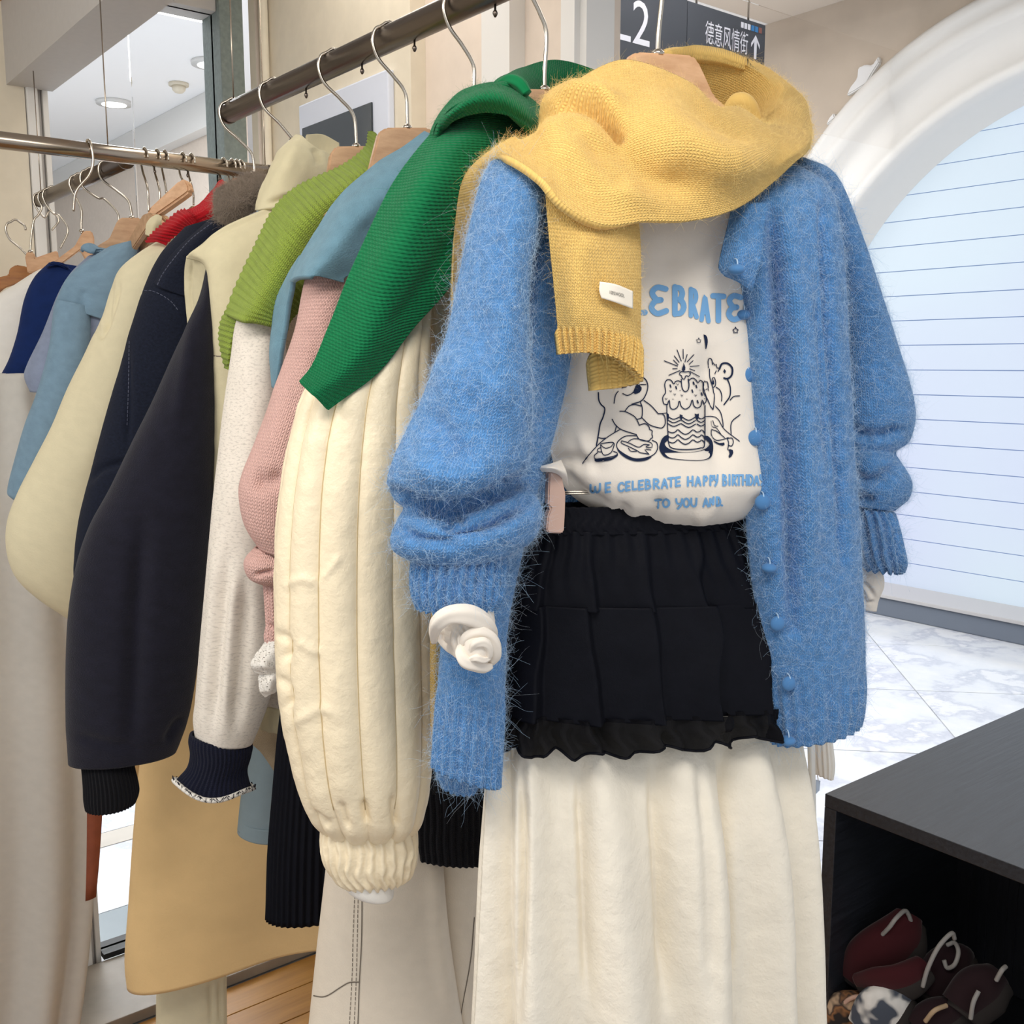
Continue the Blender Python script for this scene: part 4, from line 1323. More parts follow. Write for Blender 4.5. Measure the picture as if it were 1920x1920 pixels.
rsl = tube('sleeve', p1, [(1480, 296, 1512, 302, -.01, .01, .03), (1502, 336, 1546, 348, .0, .03, .04), (1528, 460, 1585, 455, .0, .04, .045), (1545, 560, 1618, 570, -.005, .045, .045), (1556, 650, 1652, 660, -.01, .045, .045), (1562, 720, 1682, 730, -.01, .045, .045),
                          (1566, 770, 1694, 780, -.01, .044, .045), (1570, 815, 1690, 826, -.01, .036, .04), (1574, 838, 1668, 846, -.01, .028, .035), (1576, 858, 1676, 868, -.01, .036, .035), (1580, 890, 1692, 900, -.01, .040, .035),
                          (1584, 920, 1690, 932, -.01, .036, .03), (1588, 945, 1668, 955, -.01, .028, .03)], M['blue'], card, nu=130, nv=200, disp=[fold_b],
           creases=[([(1590, 800), (1630, 815), (1692, 805)], 9, .010), ([(1590, 880), (1630, 900), (1690, 870)], 9, .009), ([(1595, 930), (1640, 938)], 8, .008)], thick=.003)
rcf = tube('cuff', p1, [(1592, 948, 1660, 955, -.01, .026, .026), (1596, 975, 1664, 975, -.01, .029, .028), (1602, 1015, 1674, 1015, -.01, .030, .028), (1612, 1048, 1682, 1048, -.01, .028, .026), (1630, 1070, 1680, 1066, -.01, .022, .022)],
           M['blue'], card, nu=160, nv=40, disp=[ribs(17, .0026, 0, 1, .1)], thick=.004)
brg = bvh_of([rgt, lap])
for bx, by in [(1370, 506), (1386, 590), (1393, 703), (1408, 820), (1421, 940), (1432, 1062), (1447, 1166), (1467, 1278), (1468, 1390)]:
    q = next((v for v in (on(brg, bx + k_, min(by, 1384)) for k_ in (6, 12, 18, 24, 30)) if v is not None), None)
    if q is None: continue
    c, nn = q
    nn = nn + p1.n * 2.5; nn = nn / np.linalg.norm(nn)
    b = ball('button', c + nn * 0.0055, 0.0072, M['blue'], card, axis=(0, 0, 1) if by in (506, 590, 1062, 1390) else nn, sq=0.62, seg=20)
    pipe('button_loop', [c + nn * .003, c + nn * .008 + np.array([0, 0, .004]), c + nn * .006 + np.array([0, 0, .008]), c + nn * .001 + np.array([0, 0, .009])], 0.0006, M['blue_fibre'], card, n=6)
fuzz('mohair_fuzz', card, [slv, lft, rgt, rsl, lap, cuf, hem, rcf, bk], 90000, .0095, .000075, M['blue_fibre'], lift=.22, seed=3)
fuzz('mohair_halo', card, [slv, lft, rgt, rsl, cuf, hem, rcf], 9000, .012, .00004, M['halo_fibre'], lift=1.1, seed=4)

# ---------------------------------------------------------------- yellow wool scarf
scf = garment('scarf', 'pale yellow wool scarf wrapped round the neck of the blue cardigan', 'scarf', p1, 1240, 400, .06)
sw = sheet('wrap', p1, [
    [(850, 640, -.06), (880, 640, -.06), (900, 640, -.06)],
    [(850, 520, -.05), (875, 520, -.05), (900, 520, -.045)],
    [(855, 400, -.05), (880, 395, -.045), (908, 390, -.035)],
    [(872, 326, -.05), (892, 322, -.03), (915, 318, -.002)],
    [(930, 274, -.055), (938, 276, .0), (946, 290, .06)],
    [(998, 230, -.045), (1000, 270, .045), (1016, 334, .098)],
    [(1052, 176, -.03), (1048, 255, .06), (1063, 386, .108)],
    [(1108, 132, -.005), (1102, 250, .07), (1131, 420, .112)],
    [(1172, 111, .022), (1185, 255, .09), (1215, 416, .105)],
    [(1245, 131, .034), (1268, 270, .10), (1300, 414, .098)],
    [(1312, 167, .04), (1348, 285, .10), (1385, 390, .085)],
    [(1368, 238, .0), (1380, 212, .02), (1390, 206, .04), (1424, 290, .085), (1452, 345, .062)],
    [(1415, 262, -.03), (1438, 238, .0), (1453, 236, .030), (1486, 282, .066), (1500, 298, .060)],
    [(1412, 262, -.065), (1444, 226, -.028), (1476, 228, -.002), (1517, 258, .030), (1515, 284, .034)],
    [(1400, 255, -.10), (1448, 204, -.055), (1484, 198, -.035), (1522, 236, -.030), (1519, 278, -.020)],
    [(1385, 245, -.13), (1450, 178, -.085), (1476, 166, -.075), (1509, 195, -.10), (1490, 300, -.10)],
    [(1365, 235, -.145), (1422, 152, -.108), (1432, 139, -.105), (1447, 148, -.135), (1430, 300, -.14)],
    [(1335, 225, -.150), (1372, 124, -.120), (1378, 115, -.118), (1385, 122, -.150), (1365, 290, -.15)],
    [(1300, 215, -.150), (1318, 112, -.120), (1322, 103, -.118), (1327, 108, -.150), (1310, 280, -.15)],
    [(1250, 205, -.140), (1260, 110, -.113), (1263, 101, -.110), (1267, 106, -.142), (1250, 270, -.14)],
    [(1185, 205, -.110), (1190, 126, -.094), (1193, 118, -.092), (1197, 122, -.122), (1180, 260, -.12)],
    ], M['yellow'], scf, nu=90, nv=330, disp=[wrink(.003, 11, 2, (1, 1, 1), 5.0)], thick=.006,
    creases=[([(975, 250), (1040, 220), (1085, 205), (1130, 216), (1160, 236)], 9, .030, .5), ([(1005, 226), (1060, 188), (1120, 184), (1170, 205)], 17, -.015), ([(1010, 262), (1080, 238), (1140, 262)], 20, -.008), ([(1120, 220), (1190, 290), (1240, 330), (1330, 350)], 34, .014),
             ([(1230, 160), (1250, 230), (1340, 300), (1430, 300)], 34, -.010), ([(1000, 270), (1080, 285), (1170, 360), (1240, 390)], 30, -.008), ([(1100, 260), (1140, 320), (1180, 350)], 24, .008),
             ([(1290, 180), (1340, 230), (1420, 262)], 18, .006)])
def ribs_u(k, amp, v0):
    def f(P, U, V):
        return amp * np.clip((V - v0) / .05, 0, 1) * np.cos(2 * math.pi * k * U)
    return f
tl = sheet('tail', p1, [
    [(1022, 360, .086), (1080, 370, .096), (1150, 385, .098), (1192, 395, .084), (1180, 400, .072), (1105, 395, .066)],
    [(1030, 460, .088), (1085, 465, .100), (1150, 468, .103), (1199, 470, .086), (1182, 475, .074), (1105, 470, .067)],
    [(1040, 560, .088), (1090, 565, .102), (1155, 568, .106), (1200, 572, .088), (1183, 580, .075), (1105, 575, .068)],
    [(1046, 620, .088), (1095, 620, .102), (1158, 628, .106), (1201, 645, .090), (1183, 668, .076), (1106, 675, .069)],
    [(1052, 664, .088), (1102, 661, .102), (1160, 674, .104), (1202, 712, .090), (1160, 727, .077), (1112, 732, .070)]],
    M['yellow'], scf, nu=190, nv=120, disp=[wrink(.002, 12, 2), ribs_u(25, .0024, .80)], thick=.005, creases=[([(1110, 420), (1085, 520), (1095, 640)], 26, -.004)])
btl = bvh_of([tl])
lab = sheet('label', p1, [[(1125, 528, .112), (1124, 545, .112), (1128, 559, .112)], [(1155, 533, .1135), (1155, 550, .1135), (1157, 568, .1135)], [(1187, 546, .108), (1187, 562, .108), (1187, 579, .108)]], M['label_white'], scf, nu=10, nv=20, thick=.0008)
V, f = text_mesh('100%WOOL')
c0 = [(1143 + 27 * v[0], 551 - 6.5 * v[1] + 7 * v[0]) for v in V]
bl = bvh_of([lab])
P3 = lay(bl, c0, .0006)
if P3 is not None: props(mesh_obj('label_lettering', P3, f, M['ink'], lab, smooth=False), kind='stuff')
bd = pipe('inner_tail', p1.at(np.array([1362, 1380, 1400, 1418.]), np.array([212, 192, 196, 226.]), np.array([-.06, -.05, -.045, -.045])), [.005, .008, .0085, .006], M['yellow'], scf, n=14)
# the long end that falls behind the cardigan
te = sheet('tail', p1, [[(846, 600, -.062), (862, 600, -.058), (880, 600, -.062)], [(830, 900, -.062), (850, 900, -.058), (866, 900, -.062)], [(808, 1150, -.062), (822, 1150, -.058), (840, 1150, -.062)],
                        [(806, 1300, -.062), (816, 1300, -.058), (830, 1300, -.062)], [(808, 1415, -.062), (815, 1416, -.058), (826, 1415, -.062)]], M['yellow'], scf, nu=16, nv=60, thick=.006)
fuzz('wool_fuzz', scf, [sw, tl], 26000, .0050, .00006, M['yellow_fibre'], lift=.7, seed=9)

# ---------------------------------------------------------------- black ruffled mini skirt on a clip hanger
sk = garment('mini_skirt', 'short black tiered chiffon skirt with sheer ruffled hem, over the long white skirt', 'skirt', p1, 1200, 1390)
def hem_wave(amp, k, ph=0.0, zig=0.0):
    def f(P, phs):
        v = np.linspace(0, 1, len(P))[:, None]
        P = P.copy(); P[..., 2] += v ** 2 * amp * np.sin(k * phs[None, :] + ph + 1.1 * np.sin(k * .37 * phs[None, :]))
        return P
    return f
tube('waistband', p1, [(985, 948, 1410, 940, .0, .022, .02), (982, 975, 1412, 965, .0, .024, .02), (980, 1000, 1415, 988, .0, .025, .02)], M['black_chiffon'], sk, nu=240, nv=20, disp=[ribs(70, .0012, 0, 1, .6)], thick=.002)
tr1 = tube('tier', p1, [(978, 992, 1430, 985, .0, .024, .02), (964, 1050, 1450, 1040, .0, .030, .025), (950, 1100, 1470, 1090, .0, .034, .03), (942, 1136, 1480, 1125, .0, .036, .03)], M['black_chiffon'], sk, nu=420, nv=50,
           disp=[pleats(15, .012, .45, (.15, 1.0), .8), folds(44, .0012, .2, (1.4, 0), .8), wrink(.003, 12, 2)], thick=.002)
tr2 = tube('tier', p1, [(945, 1128, 1478, 1116, .0, .038, .03), (940, 1200, 1490, 1180, .0, .044, .032), (934, 1270, 1498, 1250, .0, .048, .034), (928, 1338, 1504, 1308, .0, .050, .034)], M['black_chiffon'], sk, nu=420, nv=60,
           disp=[pleats(15, .012, .45, (1.0, 1.4), .8), wrink(.003, 12, 2)], thick=.002)
ruf = tube('ruffle', p1, [(928, 1330, 1504, 1300, .0, .049, .034), (924, 1364, 1508, 1326, .0, .051, .036), (920, 1396, 1512, 1342, .0, .053, .038)], M['sheer'], sk, nu=520, nv=24,
           disp=[pleats(15, .012, .45, (1.4, 1.5), .8), folds(38, .0055, .2, (.5, 1.3), .8)], thick=0, bottom=hem_wave(.004, 19))
P, N = GRID[ruf.name]
P = P[-1] - np.array([0, 0, .0005])
nu = len(P)
vis = P[:nu // 2 + 1]
pipe('ruffle_edging', vis[::2], 0.0013, M['black_chiffon'], sk, n=6, smooth_path=False)
clp = garment('skirt_clip', 'pinkish wooden clip gripping the waistband of the black skirt', 'clip', p1, 1040, 998, .036)
nk = np.array([(1026, 884), (1038, 882), (1050, 893), (1057, 925), (1056, 960), (1054, 996), (1050, 999), (1024, 998), (1021, 992), (1023, 968), (1029, 951), (1024, 946)], float)
prism('jaw', list(p1.at(nk[:, 0], nk[:, 1], .034)), p1.n, .009, M['clip'], clp, .0012)
A = p1.at(np.array([1010., 1024, 1032]), np.array([888., 887, 888]), np.array([.026, .03, .032])); pipe('spring', A, .0011, M['wire'], clp)
for dy in (0, 4):
    pipe('bar', p1.at(np.array([1054., 1200, 1400]), np.array([922. + dy, 921 + dy, 918 + dy]), np.array([.02, .0, .0])), .0008, M['wire'], clp, smooth_path=False)

# ---------------------------------------------------------------- long white skirt
ls = garment('long_skirt', 'long white linen skirt with deep folds below the black mini skirt', 'skirt', p1, 1220, 1915)
tube('panel', p1, [(975, 990, 1420, 985, -.005, .012, .012), (950, 1200, 1462, 1190, -.012, .014, .02), (940, 1360, 1490, 1350, -.012, .022, .03), (936, 1420, 1494, 1410, -.008, .034, .03), (930, 1550, 1502, 1540, -.005, .055, .035), (922, 1750, 1508, 1740, -.005, .064, .04), (918, 1960, 1512, 1950, -.005, .07, .045)],
     M['white_linen'], ls, nu=460, nv=180, disp=[folds(11.5, .014, .22, (.3, 1.3), .45), wrink(.004, 10, 3, (1, 1, .4))],
     creases=[([(980, 1420), (985, 1650), (975, 1900)], 9, .016), ([(1090, 1410), (1098, 1600), (1110, 1900)], 12, .016), ([(1235, 1400), (1250, 1600), (1265, 1900)], 14, .018), ([(1365, 1380), (1378, 1600), (1392, 1900)], 10, .018), ([(1300, 1400), (1320, 1600), (1330, 1900)], 14, .01)], thick=.002)
wstr = garment('ribbon_tie', 'narrow white ribbon hanging straight down beside the long white skirt', 'ribbon', p1, 1525, 1910, -.05)
sheet('strap', p1, [[(1512, 1350, -.05), (1520, 1350, -.046), (1527, 1350, -.05)], [(1519, 1560, -.05), (1525, 1560, -.046), (1531, 1560, -.05)], [(1524, 1750, -.05), (1528, 1750, -.046), (1533, 1750, -.05)], [(1527, 1940, -.05), (1531, 1940, -.046), (1535, 1940, -.05)]],
      M['white_cotton'], wstr, nu=10, nv=60, thick=.003)

# ================================================================== SECOND HANGER: cream puffer and green scarf
p2 = H['h2']
hanger(p2, (1021, 168), [(965, 178), (985, 169), (1058, 171), (1072, 180), (1090, 215), (1200, 290), (1230, 320), (1190, 330), (1020, 262), (880, 310), (780, 380), (765, 365), (860, 270), (950, 210)],
       'wooden hanger under the green scarf, its wire stem just behind the yellow scarf', dn=0.0)
puf = garment('puffer_jacket', 'cream quilted puffer jacket with one long padded sleeve hanging in front', 'jacket', p2, 690, 1670)
pz = [quilt(13, .0058, .1), wrink(.004, 9, 3, (1, 1, .6), 1.0), wrink(.0011, 44, 3, (1, 1, .8), 9.0)]
ps = tube('sleeve', p2, [(745, 400, 810, 380, .01, .015, .03), (704, 500, 812, 480, .02, .03, .04), (640, 620, 802, 600, .03, .042, .045), (577, 728, 797, 720, .035, .054, .05), (548, 810, 800, 810, .035, .060, .05), (530, 900, 803, 900, .035, .064, .05),
                         (520, 1000, 806, 1000, .035, .066, .05), (517, 1150, 808, 1150, .035, .067, .05), (520, 1260, 810, 1260, .035, .067, .05), (532, 1370, 809, 1370, .035, .064, .05), (552, 1465, 804, 1455, .035, .058, .045), (582, 1530, 790, 1520, .035, .046, .04),
                         (606, 1560, 776, 1552, .035, .030, .03)], M['puffer'], puf, nu=420, nv=360, disp=pz, thick=.002,
          creases=[([(520, 1180), (545, 1210), (530, 1240)], 7, .003), ([(522, 1260), (548, 1300), (535, 1330)], 7, .003), ([(530, 1100), (570, 1085), (600, 1100)], 9, -.002), ([(600, 1090), (625, 1060), (640, 1040)], 8, -.002),
                   ([(680, 1500), (690, 1545)], 7, .005), ([(640, 1500), (655, 1552)], 7, .005), ([(735, 1490), (742, 1550)], 7, .005), ([(590, 1520), (620, 1548)], 7, .005), ([(560, 1200), (600, 1230)], 10, -.002), ([(545, 1360), (600, 1330), (630, 1340)], 10, -.002)])
def stitch(uq):
    P, N = GRID[ps.name]
    j = int(round(((uq / 13 - .1 / 13) % 1) * P.shape[1])) % P.shape[1]
    return P[:, j] + N[:, j] * .0003
for k in range(1, 7):
    L = stitch(k)
    pipe('quilting_seam', L[30:-22:5], .0005, M['cream_thread'], puf, n=5, smooth_path=False)
tube('cuff', p2, [(603, 1545, 779, 1540, .035, .032, .03), (603, 1580, 780, 1575, .035, .034, .03), (607, 1615, 778, 1605, .035, .034, .03), (625, 1645, 770, 1630, .035, .030, .026), (642, 1658, 758, 1642, .035, .024, .022)],
     M['puffer'], puf, nu=280, nv=50, disp=[ribs(26, .0017, 0, 1, .5), wrink(.0012, 60, 2)], thick=.003)
tube('lining_cuff', p2, [(645, 1630, 738, 1625, .035, .022, .02), (644, 1660, 738, 1650, .035, .024, .02), (660, 1676, 737, 1672, .035, .022, .02), (690, 1682, 734, 1678, .035, .016, .014)], M['white_cotton'], puf, nu=50, nv=20, thick=.002)
pb = tube('body', p2, [(800, 340, 1250, 330, -.01, .02, .02), (788, 480, 1290, 420, -.01, .04, .03), (784, 600, 1310, 600, -.01, .046, .03), (790, 800, 1310, 800, -.01, .046, .03), (805, 1000, 1310, 1000, -.01, .046, .03), (815, 1200, 1300, 1150, -.01, .044, .03), (830, 1360, 1290, 1300, -.01, .036, .03)],
          M['puffer'], puf, nu=260, nv=160, disp=[quilt(24, .008), wrink(.005, 16, 3)], thick=.002)

gs = garment('scarf', 'emerald green chunky knit scarf slung over the cream puffer', 'scarf', p2, 700, 765, .06)
gt = sheet('tail', p2, [
    [(848, 205, .05), (910, 205, .075), (975, 215, .05)],
    [(803, 258, .055), (875, 250, .098), (985, 262, .075)],
    [(757, 316, .060), (830, 310, .104), (940, 310, .085)],
    [(716, 380, .066), (790, 385, .108), (905, 380, .090)],
    [(682, 450, .072), (760, 468, .110), (875, 462, .092)],
    [(646, 530, .078), (725, 556, .110), (845, 538, .090)],
    [(614, 610, .082), (690, 638, .108), (778, 616, .090)],
    [(585, 680, .086), (640, 705, .104), (706, 702, .092)],
    [(560, 714, .088), (588, 742, .100), (617, 770, .094)]], M['green'], gs, nu=110, nv=220, disp=[wrink(.003, 14, 2)], thick=.007,
    creases=[([(840, 300), (770, 420), (700, 560)], 40, -.006), ([(870, 420), (800, 540), (720, 640)], 22, .005)])
gr = sheet('fold', p2, [
    [(812, 282, .05), (820, 285, .055), (828, 280, .05)],
    [(806, 255, .05), (820, 252, .075), (832, 248, .066)],
    [(822, 212, .03), (838, 216, .105), (856, 226, .100)],
    [(865, 170, .015), (880, 182, .118), (905, 212, .112)],
    [(918, 154, .005), (930, 172, .120), (950, 216, .118)],
    [(965, 162, .0), (972, 190, .112), (985, 236, .112)],
    [(1003, 188, .0), (1006, 218, .095), (1008, 256, .10)],
    [(1024, 214, .0), (1030, 240, .07), (1022, 268, .085)]], M['green'], gs, nu=70, nv=110, thick=.007, disp=[wrink(.003, 14, 2)])
gk = sheet('neck_loop', p2, [
    [(905, 178, .03), (925, 176, .04), (945, 182, .03)],
    [(935, 146, .0), (958, 150, .03), (985, 172, .02)],
    [(985, 124, -.06), (992, 145, -.04), (1002, 172, -.05)],
    [(1042, 112, -.09), (1045, 140, -.08), (1048, 180, -.09)],
    [(1098, 124, -.10), (1098, 155, -.09), (1095, 200, -.10)],
    [(1150, 145, -.07), (1150, 175, -.06), (1150, 220, -.07)],
    [(1180, 180, -.01), (1185, 210, .0), (1180, 250, .0)]], M['green'], gs, nu=60, nv=110, thick=.007, disp=[wrink(.003, 14, 2)])
loop('knot', p2, [(940, 156, .02, 8), (958, 150, .035, 11), (975, 158, .045, 12), (988, 176, .05, 10)], M['green'], gs)
fuzz('wool_fuzz', gs, [gt, gr], 5000, .004, .00006, M['green'], lift=.8, seed=19)

# black sweater and white trousers that show under the puffer
p3 = H['h3']
hanger(p3, (889, 176), [(845, 190), (860, 178), (915, 178), (930, 190), (960, 205), (985, 240), (970, 250), (890, 225), (845, 235), (838, 225), (840, 195)],
       'wooden hanger hidden under the green scarf, its wire stem rising above the folded knot', dn=0.0)
bs = garment('sweater', 'black sweater whose ribbed hem hangs between the cream sleeve and the long white skirt', 'sweater', p3, 850, 1605)
tube('body', p3, [(862, 232, 925, 232, .0, .01, .01), (800, 275, 985, 270, .0, .018, .018), (738, 345, 1050, 335, .0, .022, .022), (700, 520, 1080, 500, .0, .03, .03), (700, 900, 1040, 880, .0, .035, .03), (715, 1200, 980, 1200, .0, .038, .03), (740, 1400, 940, 1400, .0, .038, .03), (752, 1470, 932, 1470, .0, .036, .03)], M['black_knit'], bs, nu=120, nv=90, thick=.003)
tube('hem', p3, [(752, 1462, 932, 1464, .0, .036, .03), (756, 1530, 930, 1535, .0, .036, .03), (760, 1600, 928, 1607, .0, .033, .028)], M['black_rib'], bs, nu=260, nv=30, disp=[ribs(44, .0014, 0, 1, .2)], thick=.003)
tq = garment('trousers', 'ecru wide trousers with grey topstitching, under the cream puffer sleeve', 'trousers', p3, 730, 1915)
l1 = tube('leg', p3, [(640, 1380, 815, 1380, -.02, .02, .02), (622, 1500, 824, 1500, -.02, .04, .03), (604, 1660, 832, 1660, -.02, .048, .03), (590, 1790, 848, 1790, -.02, .052, .03), (576, 1940, 872, 1940, -.02, .055, .03)], M['ecru'], tq, nu=140, nv=120,
          disp=[wrink(.004, 6, 2, (1, 1, .3))], thick=.003, creases=[([(812, 1600), (822, 1760), (842, 1900)], 14, -.006)])
l2 = tube('leg', p3, [(790, 1380, 900, 1380, -.05, .02, .02), (806, 1560, 896, 1560, -.05, .03, .02), (812, 1700, 893, 1700, -.05, .034, .02), (826, 1820, 888, 1820, -.05, .034, .02), (848, 1940, 882, 1940, -.05, .034, .02)], M['ecru'], tq, nu=90, nv=90, disp=[wrink(.003, 6, 2)], thick=.003,
          creases=[([(812, 1600), (818, 1760), (832, 1900)], 9, .012)])
l3 = tube('leg', p3, [(880, 1400, 935, 1400, -.06, .02, .02), (892, 1600, 928, 1600, -.06, .02, .02), (896, 1680, 922, 1680, -.06, .02, .02), (906, 1780, 916, 1780, -.06, .01, .01)], M['ecru'], tq, nu=40, nv=40, thick=.002)
b1 = bvh_of([l1]); b2 = bvh_of([l2])
seam('topstitching', b1, [(666, 1660), (662, 1760), (660, 1835), (655, 1925)], 1.3, M['thread'], tq, dash=(4, 2))
seam('topstitching', b1, [(672, 1660), (670, 1760), (668, 1835), (664, 1925)], 1.3, M['thread'], tq, dash=(4, 2))
seam('side_seam', b1, [(679, 1660), (678, 1760), (674, 1840), (671, 1925)], 2.0, M['thread'], tq)
seam('pocket_seam', b1, [(584, 1866), (610, 1868), (640, 1850), (655, 1842), (673, 1841)], 2.2, M['thread'], tq)
seam('inseam', b2, [(889, 1720), (882, 1800), (868, 1880), (862, 1925)], 1.6, M['thread'], tq)
rr_ = garment('red_trousers', 'thin strip of dark red cloth showing in the gap beside the ecru trousers', 'trousers', H['h5'], 900, 1915)
tube('leg', H['h5'], [(885, 1560, 915, 1560, .0, .02, .02), (884, 1700, 920, 1700, .0, .03, .02), (878, 1940, 922, 1940, .0, .03, .02)], M['dark_red'], rr_, nu=40, nv=30, thick=.002)

# ================================================================== THIRD: pink knit and blue-grey scarf
p4 = H['h4']
hanger(p4, (764, 239), [(708, 250), (722, 241), (800, 241), (812, 250), (825, 290), (900, 350), (930, 390), (905, 395), (760, 330), (620, 420), (605, 405), (690, 320)],
       'wooden hanger between the lime scarf and the emerald scarf', dn=0.0)
pk = garment('sweater', 'pale pink knitted sweater, its sleeve bunched below the elbow', 'sweater', p4, 540, 1200)
stp = [(590, 450, 690, 450, .03, .02, .03), (578, 500, 668, 505, .035, .035, .035), (556, 600, 652, 600, .035, .040, .04), (531, 680, 640, 690, .035, .042, .04), (505, 760, 625, 770, .035, .044, .04), (478, 832, 608, 842, .035, .046, .04),
       (453, 890, 592, 900, .035, .046, .04), (447, 930, 584, 945, .035, .046, .038), (458, 985, 574, 1000, .035, .042, .034), (486, 1030, 566, 1044, .035, .034, .03)]
pks = tube('sleeve', p4, stp, M['pink'], pk, nu=110, nv=170, disp=[wrink(.003, 9, 2)], creases=[([(470, 900), (500, 905), (535, 890)], 18, .010), ([(530, 700), (525, 800), (500, 860)], 22, -.004), ([(560, 620), (590, 640), (600, 700)], 16, .003)], thick=.003)
tube('sleeve_pouch', p4, [(478, 1026, 560, 1026, .03, .02, .02), (459, 1048, 562, 1046, .032, .032, .026), (458, 1068, 560, 1066, .032, .034, .026), (468, 1086, 556, 1084, .032, .028, .022), (490, 1096, 548, 1095, .03, .016, .016)], M['pink'], pk, nu=70, nv=50, thick=.003,
     creases=[([(476, 1080), (490, 1076), (515, 1070)], 5, .007)])
tube('cuff', p4, [(494, 1088, 548, 1088, .03, .016, .016), (497, 1130, 549, 1130, .03, .018, .016), (499, 1170, 549, 1170, .03, .018, .016), (496, 1195, 548, 1195, .03, .020, .016), (500, 1210, 546, 1208, .03, .016, .014)], M['pink'], pk, nu=110, nv=40, disp=[ribs(14, .0011, 0, 1, .2)],
     thick=.003, creases=[([(500, 1172), (515, 1176), (540, 1172)], 4, .006)])
tube('body', p4, [(660, 400, 900, 370, -.01, .02, .02), (630, 600, 920, 560, -.01, .03, .03), (600, 800, 900, 800, -.01, .032, .03), (580, 1000, 860, 1000, -.01, .032, .03), (580, 1200, 830, 1200, -.01, .03, .03)], M['pink'], pk, nu=90, nv=60, thick=.003)
lc = garment('lace_blouse', 'white lace cuff showing below the pink knitted sleeve', 'blouse', p4, 500, 1308)
lzt = lambda a: a
sheet('frill', p4, [[(498, 1205, .03), (520, 1203, .05), (545, 1208, .03)], [(484, 1222, .03), (515, 1225, .052), (545, 1230, .03)], [(471, 1242, .035), (500, 1250, .06), (545, 1252, .03)], [(476, 1260, .03), (505, 1264, .045), (540, 1262, .03)]],
      M['lace'], lc, nu=40, nv=40, disp=[wrink(.004, 60, 2)], thick=.001)
sheet('frill', p4, [[(488, 1256, .03), (515, 1252, .045), (540, 1250, .03)], [(485, 1278, .03), (510, 1274, .055), (540, 1270, .03)], [(487, 1296, .035), (508, 1292, .055), (530, 1282, .03)], [(495, 1309, .03), (510, 1301, .045), (525, 1290, .03)]],
      M['lace'], lc, nu=40, nv=40, disp=[wrink(.004, 60, 2, seed=4)], thick=.001)
tube('sleeve', p4, [(504, 1190, 542, 1190, .028, .010, .010), (500, 1240, 545, 1240, .024, .012, .012), (506, 1285, 540, 1275, .022, .010, .010)], M['white_cotton'], lc, nu=40, nv=20, thick=.001)

ts = garment('scarf', 'soft blue-grey scarf draped over the pink knitted sleeve', 'scarf', p4, 560, 720, .05)
def drape(pl, front, drop, mat, par, **k):
    a = sheet('drape', pl, front, mat, par, **k)
    k2 = dict(k); k2['creases'] = None; k2['nu'] = 30; k2['nv'] = 60
    b = sheet('hanging_end', pl, drop, mat, par, **k2)
    return a, b
tsa, tsb = drape(p4, [
    [(796, 246, .03), (828, 262, .05), (870, 300, .03)],
    [(735, 288, .03), (785, 320, .078), (845, 370, .05)],
    [(686, 324, .03), (735, 360, .086), (800, 425, .06)],
    [(636, 370, .03), (680, 405, .092), (735, 470, .07)],
    [(592, 428, .03), (632, 452, .098), (685, 505, .082)],
    [(560, 482, .02), (596, 494, .100), (650, 520, .086)],
    [(543, 528, .02), (578, 516, .100), (646, 530, .086)]],
    [[(560, 478, .012), (552, 500, .018), (546, 524, .026)], [(535, 520, -.02), (538, 530, .0), (544, 542, .02)], [(512, 570, -.03), (524, 572, -.012), (538, 580, .006)], [(507, 640, -.03), (516, 642, -.016), (529, 646, -.004)],
     [(508, 700, -.03), (513, 701, -.02), (520, 704, -.012)], [(509, 726, -.03), (511, 727, -.025), (513, 728, -.02)]],
    M['teal'], ts, nu=80, nv=130, disp=[wrink(.003, 12, 2)], thick=.006, creases=[([(760, 290), (690, 350), (600, 430)], 30, -.005), ([(790, 320), (720, 400), (660, 470)], 22, .004)])

# ================================================================== FOURTH: oat sweatshirt and lime scarf
p5 = H['h5']
hanger(p5, (668, 274), [(618, 290), (628, 276), (690, 275), (700, 290), (730, 330), (780, 380), (765, 392), (660, 345), (545, 430), (535, 415), (610, 340)],
       'wooden hanger with wire hook standing before the dark wall screen, above the lime scarf', dn=0.0)
oa = garment('sweatshirt', 'oatmeal marl sweatshirt with a navy ribbed cuff', 'sweatshirt', p5, 430, 1480)
oas = tube('sleeve', p5, [(470, 540, 560, 540, .03, .02, .03), (441, 600, 540, 600, .035, .035, .035), (430, 670, 538, 670, .035, .042, .038), (418, 755, 536, 755, .035, .046, .04), (408, 850, 534, 850, .035, .048, .042), (398, 950, 532, 950, .035, .05, .042),
                          (386, 1090, 532, 1090, .035, .052, .042), (374, 1220, 526, 1220, .035, .052, .042), (366, 1310, 505, 1310, .035, .048, .04), (361, 1350, 490, 1352, .035, .044, .036), (364, 1384, 474, 1390, .035, .036, .03)],
           M['oat'], oa, nu=130, nv=200, disp=[wrink(.003, 7, 2, (1, 1, .4))], thick=.003,
           creases=[([(428, 1040), (410, 1200), (395, 1380)], 12, .008), ([(462, 1080), (455, 1200), (440, 1380)], 14, .009), ([(410, 1000), (398, 1180), (378, 1370)], 12, -.006), ([(440, 1060), (430, 1220), (420, 1370)], 12, -.006), ([(450, 700), (430, 900)], 20, .004)])
def flare(P, ph):
    v = np.linspace(0, 1, len(P))[:, None]
    P = P.copy(); P[..., 2] += v ** 3 * .0045 * np.sin(3 * ph[None, :] + .6) 
    return P
